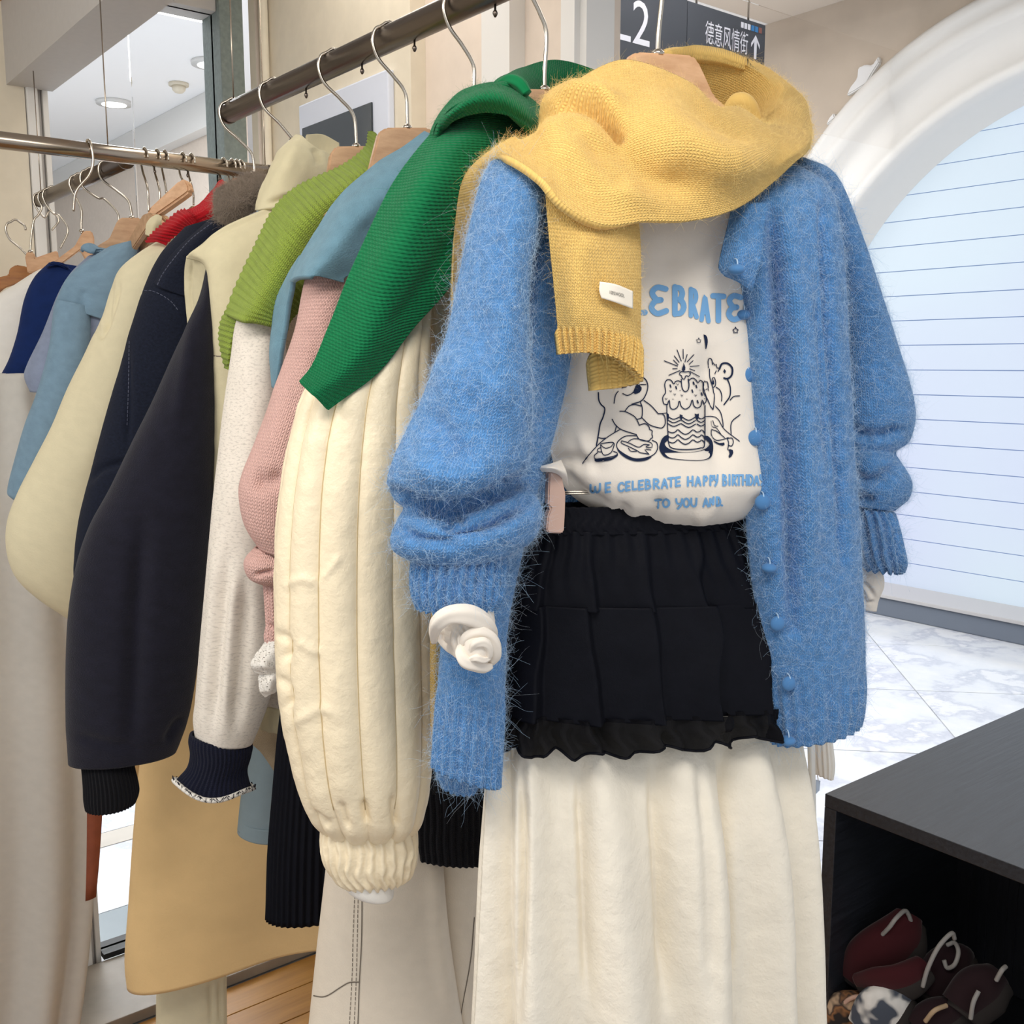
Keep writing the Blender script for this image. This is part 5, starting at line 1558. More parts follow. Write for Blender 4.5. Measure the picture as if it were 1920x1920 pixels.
oc_ = tube('cuff', p5, [(356, 1376, 470, 1388, .035, .034, .03), (354, 1392, 473, 1398, .035, .037, .032), (357, 1415, 469, 1418, .035, .037, .032), (352, 1440, 463, 1440, .035, .036, .03), (338, 1458, 466, 1460, .035, .040, .032), (328, 1468, 472, 1474, .035, .044, .034)],
           M['navy_rib'], oa, nu=260, nv=44, disp=[ribs(46, .0008, 0, 1, .1)], thick=.003, bottom=flare)
P, N = GRID[oc_.name]
e = P[-1] + N[-1] * .0012
pipe('overlock_edging', np.concatenate([e, e[:1]]), .0034, M['overlock'], oa, n=8, smooth_path=False)
nu_ = len(e)
zz = []
for q in range(0, nu_, 2):
    a = e[q] + N[-1][q] * .0036
    zz.append(a + np.array([0, 0, .0028 if (q // 2) % 2 else -.0028]))
pipe('overlock_stitch', zz, .0006, M['navy_rib'], oa, n=4, smooth_path=False)
tube('cuff_lining', p5, [(345, 1462, 468, 1466, .03, .036, .03), (352, 1476, 466, 1480, .03, .032, .028), (380, 1484, 452, 1486, .03, .024, .02)], M['oat'], oa, nu=70, nv=16, thick=.002, bottom=flare)
tube('body', p5, [(560, 440, 720, 430, -.01, .02, .02), (520, 640, 760, 640, -.01, .03, .03), (500, 900, 740, 900, -.01, .032, .03), (490, 1150, 720, 1150, -.01, .032, .03), (486, 1330, 700, 1340, -.01, .03, .03)], M['oat'], oa, nu=90, nv=70, thick=.003)
tube('hem', p5, [(486, 1318, 700, 1330, -.01, .032, .03), (484, 1345, 700, 1352, -.01, .034, .03), (487, 1366, 700, 1370, -.01, .032, .03)], M['vest'], oa, nu=120, nv=16, disp=[ribs(24, .0008)], thick=.003)

lm = garment('scarf', 'lime green ribbed scarf draped over the oatmeal sleeve', 'scarf', p5, 470, 690, .05)
def garter(period):
    def f(P, U, V):
        d = np.concatenate([[0], np.cumsum(np.linalg.norm(np.diff(P.mean(1), axis=0), axis=1))])
        return .0009 * np.cos(2 * math.pi * d / period)[:, None] * np.ones_like(U)
    return f
lma, lmb = drape(p5, [
    [(690, 247, .015), (708, 256, .03), (736, 294, .015)],
    [(682, 276, .02), (706, 300, .062), (742, 345, .03)],
    [(633, 311, .025), (668, 340, .080), (705, 405, .05)],
    [(563, 344, .025), (602, 385, .088), (652, 448, .06)],
    [(518, 383, .025), (560, 430, .094), (620, 492, .07)],
    [(489, 430, .025), (530, 476, .098), (590, 545, .08)],
    [(465, 482, .022), (502, 526, .100), (565, 580, .082)],
    [(437, 542, .018), (476, 570, .100), (545, 604, .084)],
    [(419, 586, .014), (456, 596, .100), (542, 612, .086)]],
    [[(424, 574, .010), (430, 584, .018), (440, 596, .03)], [(411, 602, -.015), (420, 606, .004), (437, 612, .022)], [(408, 632, -.022), (417, 634, -.006), (431, 640, .008)], [(413, 664, -.022), (419, 666, -.012), (427, 670, -.004)], [(419, 690, -.022), (421, 691, -.018), (424, 692, -.014)]],
    M['lime'], lm, nu=70, nv=420, disp=[wrink(.003, 12, 2), garter(.0076)], thick=.006)

# garments whose lower ends show between the sleeves
bk = garment('pleated_skirt', 'black finely pleated skirt hanging behind the cream puffer sleeve', 'skirt', p4, 550, 1720, -.03)
tube('panel', p4, [(540, 1250, 700, 1250, -.03, .02, .02), (523, 1360, 710, 1360, -.03, .03, .03), (512, 1480, 715, 1480, -.03, .036, .03), (503, 1600, 715, 1600, -.03, .04, .03), (499, 1725, 712, 1678, -.03, .042, .03)], M['black_chiffon'], bk, nu=420, nv=60,
     disp=[lambda P, U, V: .0035 * (np.abs(((U * 46 + .15 * np.sin(V * 3)) % 1) - .5) * 2 - .5) * (.3 + .7 * V)], thick=.002)
gb = garment('shirt', 'slate blue shirt sleeve behind the navy ribbed cuff', 'shirt', H['h6'], 490, 1565)
tube('sleeve', H['h6'], [(474, 1330, 540, 1330, -.01, .03, .03), (464, 1410, 540, 1410, -.01, .035, .03), (452, 1490, 538, 1490, -.01, .036, .03), (445, 1556, 536, 1562, -.01, .034, .03)], M['slate'], gb, nu=70, nv=60, thick=.002)
tube('body', H['h6'], [(500, 330, 600, 330, -.035, .006, .01), (470, 480, 640, 480, -.035, .010, .012), (470, 900, 640, 900, -.035, .012, .012), (472, 1340, 620, 1340, -.03, .02, .012)], M['slate'], gb, nu=50, nv=50, thick=.002)
tube('cuff', H['h6'], [(448, 1536, 537, 1541, -.01, .0365, .031), (446, 1550, 536, 1556, -.01, .0365, .031), (445, 1562, 535, 1568, -.01, .0365, .031)], M['slate'], gb, nu=70, nv=12, thick=.003)
cs = garment('cardigan', 'tan knitted hem slanting above the slate blue shirt sleeve', 'cardigan', p5, 500, 1440)
sheet('hem', p5, [[(455, 1310, -.05), (500, 1310, -.045), (560, 1310, -.05)], [(462, 1380, -.05), (505, 1380, -.045), (560, 1385, -.05)], [(490, 1412, -.05), (520, 1422, -.045), (560, 1440, -.05)], [(515, 1448, -.05), (530, 1455, -.045), (560, 1462, -.05)]],
      cloth('tan_knit', (196, 176, 146), 'stock', .003, .003, .0005, .06, .2), cs, nu=40, nv=40, thick=.004)

# ================================================================== FIFTH: beige vest with high collar over a navy fleece
p6 = H['h6']
hanger(p6, (548, 264), [(538, 285), (541, 270), (548, 264), (575, 266), (588, 280), (590, 305), (585, 318), (562, 322), (540, 318), (537, 310), (537, 295)],
       'wooden hanger inside the beige funnel collar, its stem before the cream pilaster', dn=-.012)
vs = garment('vest', 'beige cotton vest with a tall funnel collar', 'vest', p6, 440, 900)
sheet('collar', p6, [[(482, 394, .0), (488, 394, .05), (545, 378, .07), (600, 352, .04)], [(490, 362, -.005), (498, 356, .05), (550, 345, .072), (612, 334, .04)], [(502, 322, -.01), (512, 310, .048), (560, 306, .07), (622, 318, .04)],
                     [(524, 282, -.015), (536, 272, .04), (575, 280, .06), (632, 306, .035)], [(548, 256, -.02), (560, 250, .03), (585, 268, .05), (636, 300, .03)]], M['vest'], vs, nu=70, nv=70, disp=[wrink(.006, 20, 3)], thick=.005,
      creases=[([(500, 385), (540, 370), (580, 365)], 6, .008), ([(560, 260), (545, 300), (520, 350)], 14, -.005), ([(590, 275), (600, 310)], 8, .006)])
sheet('collar_stand', p6, [[(575, 252, -.055), (605, 252, -.06), (636, 268, -.05)], [(576, 268, -.05), (606, 275, -.056), (634, 285, -.045)], [(580, 290, -.045), (606, 305, -.05), (632, 315, -.04)]], M['vest'], vs, nu=30, nv=30, thick=.006)
vb = sheet('front', p6, [
    [(348, 484, -.01), (362, 468, .02), (420, 425, .05), (490, 394, .055), (560, 372, .05), (640, 340, .03)],
    [(384, 500, .03), (392, 492, .05), (430, 470, .066), (500, 440, .07), (570, 420, .06), (650, 400, .04)],
    [(391, 560, .034), (402, 556, .056), (440, 550, .07), (500, 540, .072), (580, 530, .06), (660, 520, .04)],
    [(394, 660, .03), (406, 658, .056), (444, 655, .07), (505, 650, .072), (585, 640, .06), (665, 630, .04)],
    [(396, 780, .03), (408, 780, .056), (446, 780, .07), (506, 780, .072), (590, 780, .06), (670, 780, .04)],
    [(396, 920, .03), (408, 920, .056), (446, 920, .07), (506, 920, .072), (590, 920, .06), (670, 920, .04)]], M['vest'], vs, nu=90, nv=120, disp=[wrink(.003, 14, 3)], thick=.004,
    creases=[([(360, 466), (440, 425), (520, 392)], 4, .003)])
sheet('armhole', p6, [[(350, 480, -.02), (368, 474, .0), (386, 500, .03)], [(345, 520, -.05), (366, 530, -.03), (392, 540, .0)], [(348, 580, -.06), (368, 590, -.045), (396, 600, -.02)], [(356, 660, -.06), (374, 665, -.05), (400, 670, -.03)]],
      M['vest'], vs, nu=36, nv=50, disp=[wrink(.003, 20, 3)], thick=.004, creases=[([(362, 480), (357, 540), (362, 620)], 3, .003)])
bv = bvh_of([vb])
seam('flap_seam', bv, [(401, 667), (408, 668), (416, 668)], 2, M['thread'], vs)
nf_ = garment('sweatshirt', 'dark navy fleece sweatshirt, its wide sleeve coming out of the beige vest', 'sweatshirt', p6, 230, 1515)
nvs = tube('sleeve', p6, [(386, 500, 398, 502, .02, .01, .015), (374, 555, 402, 556, .022, .02, .02), (358, 598, 404, 602, .024, .026, .024), (328, 658, 406, 662, .026, .036, .03), (288, 746, 407, 748, .028, .044, .034), (245, 830, 406, 832, .03, .05, .036),
                          (204, 915, 404, 916, .03, .054, .038), (166, 985, 398, 990, .03, .056, .038), (141, 1060, 390, 1064, .03, .058, .038), (126, 1150, 382, 1150, .03, .058, .038), (121, 1250, 371, 1250, .03, .056, .038), (122, 1350, 356, 1338, .03, .052, .036),
                          (126, 1405, 340, 1388, .03, .046, .034), (128, 1432, 332, 1408, .03, .042, .032)], M['navy_fleece'], nf_, nu=150, nv=240, disp=[wrink(.003, 6, 2, (1, 1, .5))], thick=.003,
           creases=[([(372, 560), (350, 680), (330, 800)], 14, -.005), ([(268, 960), (254, 1200), (248, 1420)], 20, .011), ([(140, 1380), (200, 1395), (250, 1400)], 10, .004), ([(310, 1395), (330, 1360), (350, 1345)], 8, .006)])
tube('cuff', p6, [(150, 1420, 250, 1424, .03, .03, .028), (153, 1440, 252, 1438, .03, .033, .03), (156, 1475, 259, 1468, .03, .034, .03), (157, 1500, 260, 1485, .03, .034, .03), (160, 1518, 254, 1502, .03, .032, .028)], M['black_rib'], nf_, nu=260, nv=40, disp=[ribs(40, .0009, 0, 1, .1)], thick=.004)

# ================================================================== SIXTH: dark denim jacket with a fur collar
p7 = H['h7']
hanger(p7, (474, 324), [(440, 345), (452, 332), (486, 330), (494, 345), (492, 372), (480, 378), (468, 366), (445, 380), (440, 372), (436, 360)],
       'wooden hanger under the brown fur collar, hooked at the end of the long rail', dn=-.02)
dn = garment('denim_jacket', 'dark indigo denim jacket behind the beige vest', 'jacket', p7, 260, 1150)
ds = tube('sleeve', p7, [(345, 425, 440, 400, .0, .02, .02), (300, 480, 420, 470, .01, .035, .03), (268, 550, 410, 550, .015, .042, .034), (242, 630, 405, 640, .015, .046, .036), (222, 700, 395, 710, .015, .048, .036), (202, 765, 375, 780, .015, .048, .036), (183, 835, 350, 850, .015, .048, .036),
                         (164, 905, 320, 920, .015, .048, .036), (146, 985, 290, 1000, .015, .046, .036), (138, 1060, 270, 1070, .015, .044, .034), (138, 1150, 250, 1150, .015, .04, .03)], M['denim'], dn, nu=130, nv=180, disp=[wrink(.004, 9, 3)], thick=.003,
          creases=[([(240, 650), (242, 760), (238, 840)], 6, .005), ([(165, 905), (190, 880), (240, 865)], 7, .007), ([(255, 560), (285, 545), (335, 575)], 3, .002)])
dcl = sheet('yoke', p7, [[(405, 402, .03), (415, 398, .05), (440, 392, .06)], [(360, 440, .04), (378, 440, .058), (420, 430, .062)], [(318, 482, .044), (336, 488, .06), (385, 480, .064)], [(288, 530, .046), (302, 540, .06), (345, 555, .064)]], M['denim'], dn, nu=40, nv=60, disp=[wrink(.002, 12, 2)], thick=.004)
bd_ = bvh_of([ds, dcl])
for pl_ in ([(398, 418), (357, 450), (325, 487), (305, 515), (293, 540)], [(250, 553), (272, 545), (292, 548), (318, 563), (335, 583)], [(243, 640), (241, 720), (238, 800)]):
    seam('seam', bd_, pl_, 1.6, M['denim_thread'], dn, dash=(3, 2))
fc_ = garment('fur_collar', 'taupe brown fur collar lying on the dark denim jacket', 'collar', p7, 450, 430, .05)
fcl = sheet('pelt', p7, [[(401, 362, .02), (400, 395, .05), (404, 432, .05)], [(412, 352, .02), (420, 385, .07), (422, 424, .06)], [(440, 340, .02), (450, 372, .08), (450, 412, .064)], [(470, 326, .015), (474, 362, .075), (474, 400, .06)], [(490, 328, .01), (494, 352, .05), (492, 392, .05)], [(502, 340, .0), (505, 360, .03), (500, 390, .03)]],
            M['fur'], fc_, nu=50, nv=60, thick=.012, disp=[wrink(.004, 20, 2)])
fuzz('fur_pile', fc_, [fcl], 14000, .006, .00014, M['fur_fibre'], lift=1.2, seed=31)

# ================================================================== SEVENTH: cream sweater with red ribbed collar
p8 = H['h8']
cross = lambda px: np.array([(CAM + ray(px, 290) * (2.0 / ray(px, 290)[1]))[0], 2.0, ZR + 0.003])
class XPlane(Plane):
    """upright plane square to the cross rail at position x."""
    def __init__(s, x):
        s.o = np.array([x, 2.0, ZR + .003]); s.n = np.array([-1.0, 0, 0]); s.u = np.array([0.0, -1.0, 0.0])
cr = garment('sweater', 'cream puffed sweater sleeve, widest near its lower end', 'sweater', p8, 110, 1160)
crs = tube('sleeve', p8, [(300, 448, 350, 442, .0, .015, .02), (262, 470, 345, 470, .01, .03, .028), (223, 503, 325, 515, .012, .038, .034), (204, 545, 308, 570, .014, .042, .036), (188, 595, 292, 625, .014, .044, .036), (160, 652, 280, 680, .014, .046, .036), (128, 715, 265, 750, .014, .048, .038),
                          (98, 790, 245, 830, .014, .052, .04), (66, 855, 225, 900, .014, .056, .042), (33, 922, 212, 970, .014, .058, .044), (14, 975, 204, 1030, .014, .058, .044), (13, 1025, 198, 1080, .014, .054, .042), (28, 1075, 192, 1115, .014, .046, .038), (64, 1116, 186, 1150, .014, .034, .03), (120, 1158, 180, 1172, .014, .018, .018)],
           M['cream_fleece'], cr, nu=130, nv=220, disp=[wrink(.004, 6, 2)], thick=.003,
           creases=[([(206, 515), (200, 560), (190, 632)], 6, .010), ([(222, 525), (212, 570), (192, 630)], 6, .008), ([(178, 600), (180, 620), (192, 636)], 6, .006), ([(240, 640), (200, 780), (150, 900)], 24, -.004)])
rd = garment('turtleneck', 'bright red ribbed collar with two folds, above the cream sleeve', 'sweater', p8, 340, 455, .03)
def ribs_v(k, amp): return lambda P, U, V: amp * np.cos(2 * math.pi * k * V)
sheet('collar_fold', p8, [[(272, 452, .03), (290, 452, .045), (310, 459, .05)], [(288, 433, .03), (305, 436, .06), (332, 440, .06)], [(312, 413, .03), (330, 418, .066), (352, 428, .06)], [(332, 396, .025), (345, 404, .062), (362, 422, .055)], [(346, 391, .02), (356, 402, .05), (368, 416, .045)]],
      M['red'], rd, nu=30, nv=150, disp=[ribs_v(12, .0012)], thick=.004)
sheet('collar_fold', p8, [[(346, 396, .01), (354, 406, .035), (364, 420, .035)], [(374, 381, .005), (382, 396, .045), (398, 410, .04)], [(394, 361, .0), (404, 380, .048), (425, 398, .04)], [(408, 341, -.005), (420, 362, .04), (440, 380, .035)], [(418, 337, -.01), (428, 352, .02), (446, 366, .02)]],
      M['red'], rd, nu=30, nv=150, disp=[lambda P, U, V: .0011 * np.cos(2 * math.pi * 8 * (U + .25 * V))], thick=.004)

# ================================================================== EIGHTH: grey-blue sweatshirt
p9 = H['h9']
gbh = hanger(p9, (247, 408), [(219, 416), (226, 409), (262, 409), (268, 418), (274, 452), (310, 480), (300, 486), (240, 468), (205, 486), (176, 478), (182, 462), (205, 448)],
       'wooden hanger with pale block, behind the grey-blue sweatshirt', 'hanger_wood', dn=0.0, wire=.0024, R=None)
gw = garment('sweatshirt', 'grey-blue fleece sweatshirt with a dropped shoulder seam', 'sweatshirt', p9, 100, 930)
tube('body', p9, [(165, 480, 275, 452, .0, .02, .02), (132, 512, 270, 500, .005, .034, .03), (108, 552, 265, 560, .01, .040, .032), (80, 622, 250, 640, .01, .04, .032), (52, 680, 230, 700, .01, .036, .03), (45, 706, 215, 720, .01, .034, .03), (56, 735, 200, 745, .01, .03, .028)],
     M['lilac_grey'], gw, nu=90, nv=80, thick=.003)
tube('shoulder', p9, [(205, 462, 262, 448, .03, .012, .012), (160, 490, 255, 482, .034, .022, .02), (126, 520, 245, 530, .036, .030, .02), (108, 556, 235, 580, .036, .032, .02), (104, 572, 225, 610, .036, .030, .02)], M['greyblue'], gw, nu=80, nv=60, thick=.003,
     creases=[([(160, 540), (150, 580)], 10, .006)])
tube('sleeve', p9, [(105, 562, 168, 575, .046, .026, .02), (100, 585, 172, 610, .048, .032, .024), (94, 640, 168, 660, .048, .034, .026), (84, 690, 160, 710, .048, .034, .026), (66, 745, 145, 770, .048, .034, .026), (46, 802, 126, 840, .048, .032, .026), (28, 862, 108, 900, .048, .03, .024), (14, 920, 96, 945, .048, .026, .022), (22, 934, 80, 955, .048, .02, .018)],
     M['greyblue'], gw, nu=90, nv=140, disp=[wrink(.003, 8, 2)], thick=.003)
sheet('collar', p9, [[(150, 470, .0), (160, 460, .02), (175, 462, .02)], [(160, 458, .0), (172, 470, .03), (200, 474, .03)], [(205, 466, .0), (215, 468, .02), (240, 462, .02)]], M['greyblue'], gw, nu=20, nv=30, thick=.006)

# ================================================================== NINTH and beyond: varsity jacket, white sweatshirt, bare hangers, pale dress
p10 = H['h10']; p11 = H['h11']; p12 = H['h12']
hanger(p10, (153, 433), [(152, 440), (158, 433), (172, 434), (177, 448), (176, 470), (185, 500), (170, 505), (150, 470), (110, 500), (102, 490), (140, 462)],
       'slender pale wooden hanger sloping down from its block, beyond the grey-blue sweatshirt', 'hanger_tan', dn=0.0, wire=.0024)
vj = garment('varsity_jacket', 'royal navy jacket with white sleeves, beyond the grey-blue sweatshirt', 'jacket', p10, 50, 930)
tube('body', p10, [(92, 492, 150, 500, .0, .015, .02), (64, 520, 150, 520, .005, .028, .026), (45, 562, 145, 570, .008, .034, .028), (32, 625, 130, 640, .008, .034, .028), (17, 672, 110, 690, .008, .034, .028), (2, 702, 80, 730, .008, .03, .026)], M['royal'], vj, nu=80, nv=90, thick=.003)
tube('sleeve', p10, [(6, 695, 80, 722, .004, .028, .024), (4, 760, 76, 770, .004, .03, .024), (-6, 850, 66, 850, .004, .028, .024), (-14, 925, 40, 930, .004, .02, .02)], M['white_cotton'], vj, nu=70, nv=60, thick=.003)
sheet('collar', p10, [[(86, 500, .02), (92, 494, .03), (100, 496, .03)], [(100, 490, .02), (112, 494, .035), (122, 500, .03)], [(128, 500, .0), (135, 506, .02), (140, 515, .02)]], M['royal'], vj, nu=16, nv=24, thick=.005)
hanger(p11, (57, 472), [(47, 480), (52, 472), (64, 474), (66, 484), (72, 482), (100, 472), (108, 471), (111, 488), (100, 506), (70, 510), (52, 512)],
       'tan wooden hanger above the white sweatshirt shoulder, its hook bent away from the rail', 'hanger_tan', dn=0.0, R=p11.at(30., 428., 0.0), wire=.0024)
wsw = garment('sweatshirt', 'white sweatshirt shoulder at the far end of the row, beside the royal navy jacket', 'sweatshirt', p11, 20, 720)
tube('body', p11, [(70, 506, 110, 496, .0, .012, .015), (30, 532, 110, 520, .0, .026, .024), (-8, 558, 100, 560, .0, .032, .026), (-40, 610, 90, 620, .0, .034, .028), (-70, 720, 80, 740, .0, .034, .028), (-90, 900, 70, 900, .0, .034, .028)], M['white_cotton'], wsw, nu=80, nv=80, thick=.003)
hanger(p12, (58, 500), [(-30, 545), (-10, 522), (16, 516), (18, 504), (30, 497), (48, 500), (64, 508), (70, 525), (40, 530), (10, 540), (-20, 565)],
       'dark honey wooden hanger, the last one, against the cream wall', 'hanger_brown', dn=0.0, wire=.0024)
dr = garment('dress', 'long pale grey satin dress with soft folds, reaching below the cream sleeve', 'dress', H['dress'], 40, 1915)
tube('skirt', H['dress'], [(-60, 700, 80, 700, .0, .03, .03), (-80, 900, 110, 900, .0, .05, .04), (-90, 1100, 140, 1100, .0, .06, .05), (-95, 1300, 156, 1300, .0, .064, .05), (-98, 1500, 163, 1500, .0, .066, .05), (-100, 1680, 162, 1680, .0, .066, .05), (-100, 1800, 152, 1800, .0, .066, .05), (-100, 1950, 131, 1950, .0, .066, .05)],
     M['grey_dress'], dr, nu=240, nv=120, disp=[folds(6, .016, .3, (.4, 1.1), .3)], thick=.003)

# bare hooks on the cross rail and the far rail
def bare(px_top, pl, base_px, label, R, neck=None, mat='hanger_tan', side=1.0, group='wire hooks on the cross rail'):
    b = np.array(base_px, float)
    nk = neck or [(b[0] - 6, b[1] + 2), (b[0] - 4, b[1]), (b[0] + 4, b[1]), (b[0] + 6, b[1] + 2), (b[0] + 9, b[1] + 26), (b[0] - 9, b[1] + 26)]
    return hanger(pl, base_px, nk, label, mat, 0.0, R=R, side=side, wire=.0022, group=group)
xs = [((275, 300), (281, 397), 'first bare wire hook from the open window end of the polished cross rail'), ((298, 303), (303, 402), 'second wire hook on the polished cross rail, over the red collar'),
      ((313, 306), (313, 360), 'third wire hook on the polished cross rail, touching the slanting wooden hanger arm'), ((362, 312), (365, 385), 'wire hook on the polished cross rail, just beyond the slanting wooden arm'),
      ((422, 318), (419, 338), 'wire hook on the polished cross rail above the tip of the red collar'), ((438, 320), (437, 336), 'wire hook on the polished cross rail above the small brown wooden block'),
      ((455, 322), (452, 334), 'wire hook on the polished cross rail next to the fur collar')]
for (tp, bp, lb) in xs:
    R = cross(tp[0] - 4)
    pl = XPlane(R[0])
    bp3 = CAM + ray(*bp) * ((R[0] + .002) / ray(*bp)[0])
    h = thing('clothes_hanger', lb, 'hanger', bp3, 'wire hooks on the cross rail')
    pts = hook_path(pl, np.array([R[0], bp3[1], bp3[2]]), 1.0, R)
    pipe('hook', pts, .0021, M['wire'], h, n=8, k=60)
    y0 = bp3[1]; z0 = bp3[2]; x0 = R[0]
    if 'slanting' in lb and 'third' in lb or 'brown wooden' in lb:
        continue
    arm = [(x0, y0 - .20, z0 - .085), (x0, y0 - .02, z0 - .004), (x0, y0 + .02, z0 - .004), (x0, y0 + .20, z0 - .085), (x0, y0 + .19, z0 - .10), (x0, y0, z0 - .03), (x0, y0 - .19, z0 - .10)]
    if bp[0] > 340: arm = [(a, y0 + (b - y0) * .35, z0 + (c - z0) * .5) for a, b, c in arm]
    prism('body', [np.array(q) for q in arm], np.array([1.0, 0, 0]), .012, M['hanger_wood'], h, .002)
# wooden hanger arm pointing out of the row
R = cross(342); pa = Plane(1.95, 40, R[0])
ah = thing('clothes_hanger', 'thick wooden hanger arm slanting upwards above the red collar', 'hanger', pa.at(345., 345.), 'wooden hangers on the rails')
nk = np.array([(279, 398), (340, 341), (352, 337), (359, 350), (360, 362), (350, 370), (296, 408), (282, 412)], float)
prism('body', list(pa.at(nk[:, 0], nk[:, 1], 0.0)), pa.n, .03, M['hanger_tan'], ah, .004)
bb = pa.at(341., 338.)
pipe('hook', hook_path(XPlane(R[0]), np.array([R[0], bb[1], bb[2]]), 1.0, R), .0021, M['wire'], ah, n=8, k=60)
# cream tag-like garment edge and small brown block
ce = garment('blouse', 'cream blouse edge peeking out between the wooden blocks and the red collar', 'blouse', p8, 290, 432, -.03)
sheet('collar', p8, [[(272, 440, -.03), (274, 420, -.02), (282, 408, -.02)], [(284, 442, -.02), (288, 420, -.01), (294, 402, -.01)], [(300, 430, -.02), (303, 415, -.01), (304, 406, -.01)]], M['vest'], ce, nu=24, nv=24, thick=.004)
bw = np.array([(434, 345), (436, 335), (452, 334), (454, 345), (448, 362), (432, 362)], float)
R = cross(443); pbw = Plane(1.95, 30, R[0])
bh = thing('clothes_hanger', 'small brown wooden hanger block between the red collar and the fur collar', 'hanger', pbw.at(443., 350.), 'wooden hangers on the rails')
prism('body', list(pbw.at(bw[:, 0], bw[:, 1], 0.0)), pbw.n, .02, M['hanger_brown'], bh, .002)
bb = pbw.at(443., 336.)
pipe('hook', hook_path(XPlane(R[0]), np.array([R[0], bb[1], bb[2]]), 1.0, R), .0021, M['wire'], bh, n=8, k=60)
# S hooks on the far rail
for k, (px, base, lb) in enumerate([(100, (97, 432), 'long wire hook dangling from the open end of the far rail'), (118, (113, 466), 'S-shaped wire hook on the far rail, the one nearest its open end'), (190, (217, 440), 'S-shaped wire hook on the far rail, above the pale wooden block'), (168, (143, 345), 'tall wire hook hanging from the polished cross rail in front of the far rail')]):
    if k < 3:
        y = XR / math.tan(math.atan((px - 960) / 1945) + HEAD)
        pl = Plane(min(y, 2.63), 14)
        R = np.array([XR, pl.o[1], ZR])
        h = thing('wire_hook', lb, 'hook', pl.at(float(base[0]), float(base[1])), 'wire hooks on the far rail')
        b = pl.at(float(base[0]), float(base[1]))
        P = hook_path(pl, b, 1.0, R)
        P[1] = b + (R - b) * .35 + pl.u * .022; P[2] = b + (R - b) * .62 + pl.u * .008
        pipe('hook', P, .0023, M['wire'], h, n=8, k=70)
    else:
        R = cross(166)
        h = thing('wire_hook', lb, 'hook', R - np.array([0, 0, .11]), 'wire hooks on the far rail')
        xp = XPlane(R[0])
        A = [R + np.array([0, .0, RR + .004]), R + np.array([0, -.016, .010]), R + np.array([.002, -.018, -.02]), R + np.array([-.006, -.016, -.045]), R + np.array([-.028, -.01, -.075]), R + np.array([-.034, -.006, -.11])]
        pipe('hook', [R + np.array([0, .014, .010])] + A, .0024, M['wire'], h, n=8, k=60)

# ================================================================== lower part between the garments
pt = H['tan']
tsk = garment('midi_skirt', 'honey coloured suede skirt hanging below the navy ribbed cuff', 'skirt', pt, 420, 1840)
tube('panel', pt, [(330, 1150, 600, 1150, .0, .02, .02), (290, 1300, 620, 1300, .0, .03, .03), (274, 1420, 640, 1420, .0, .036, .03), (265, 1560, 650, 1550, .0, .042, .034), (258, 1690, 655, 1670, .0, .046, .036), (252, 1790, 658, 1730, .0, .048, .036), (256, 1842, 660, 1752, .0, .048, .036)],
     M['tan_skirt'], tsk, nu=220, nv=120, disp=[folds(2.6, .02, .05, (.5, 1.2), .2)], thick=.003)
pf = H['far']
ct = garment('trousers', 'cream trouser leg below the honey suede skirt', 'trousers', pt, 360, 1918, -.06)
tube('leg', pt, [(300, 1600, 425, 1600, -.06, .03, .03), (296, 1750, 425, 1740, -.06, .034, .03), (293, 1850, 425, 1840, -.06, .034, .03), (292, 1960, 426, 1950, -.06, .034, .03)], M['cream_fleece'], ct, nu=80, nv=50, thick=.003, creases=[([(395, 1840), (398, 1920)], 5, .006), ([(412, 1840), (414, 1920)], 4, .005)])
tb_ = garment('trousers', 'tan strip of trouser cloth beside the honey suede skirt', 'trousers', pt, 262, 1560, -.05)
tube('leg', pt, [(250, 1380, 290, 1380, -.05, .015, .015), (254, 1480, 288, 1480, -.05, .016, .015), (262, 1560, 284, 1560, -.05, .012, .012)], cloth('dark_tan', (176, 140, 92), 'weave', .001, .001, .0002, .05, .1), tb_, nu=40, nv=30, thick=.002)
pb_ = Plane(2.0, 14)
br = garment('belt', 'reddish brown leather belt end hanging straight down below the black ribbed cuff', 'belt', pb_, 176, 1690)
sheet('strap', pb_, [[(330, 415, .05), (337, 415, .054), (344, 418, .05)], [(292, 620, .03), (302, 622, .034), (312, 624, .03)], [(238, 920, .0), (250, 922, .004), (262, 924, .0)], [(190, 1200, .0), (204, 1202, .004), (218, 1204, .0)], [(163, 1380, .0), (180, 1380, .004), (195, 1380, .0)], [(163, 1520, .0), (178, 1520, .004), (192, 1518, .0)], [(162, 1620, .0), (174, 1620, .004), (186, 1618, .0)], [(160, 1690, .0), (170, 1687, .004), (180, 1682, .0)]], M['brown_leather'], br, nu=12, nv=40, thick=.004)
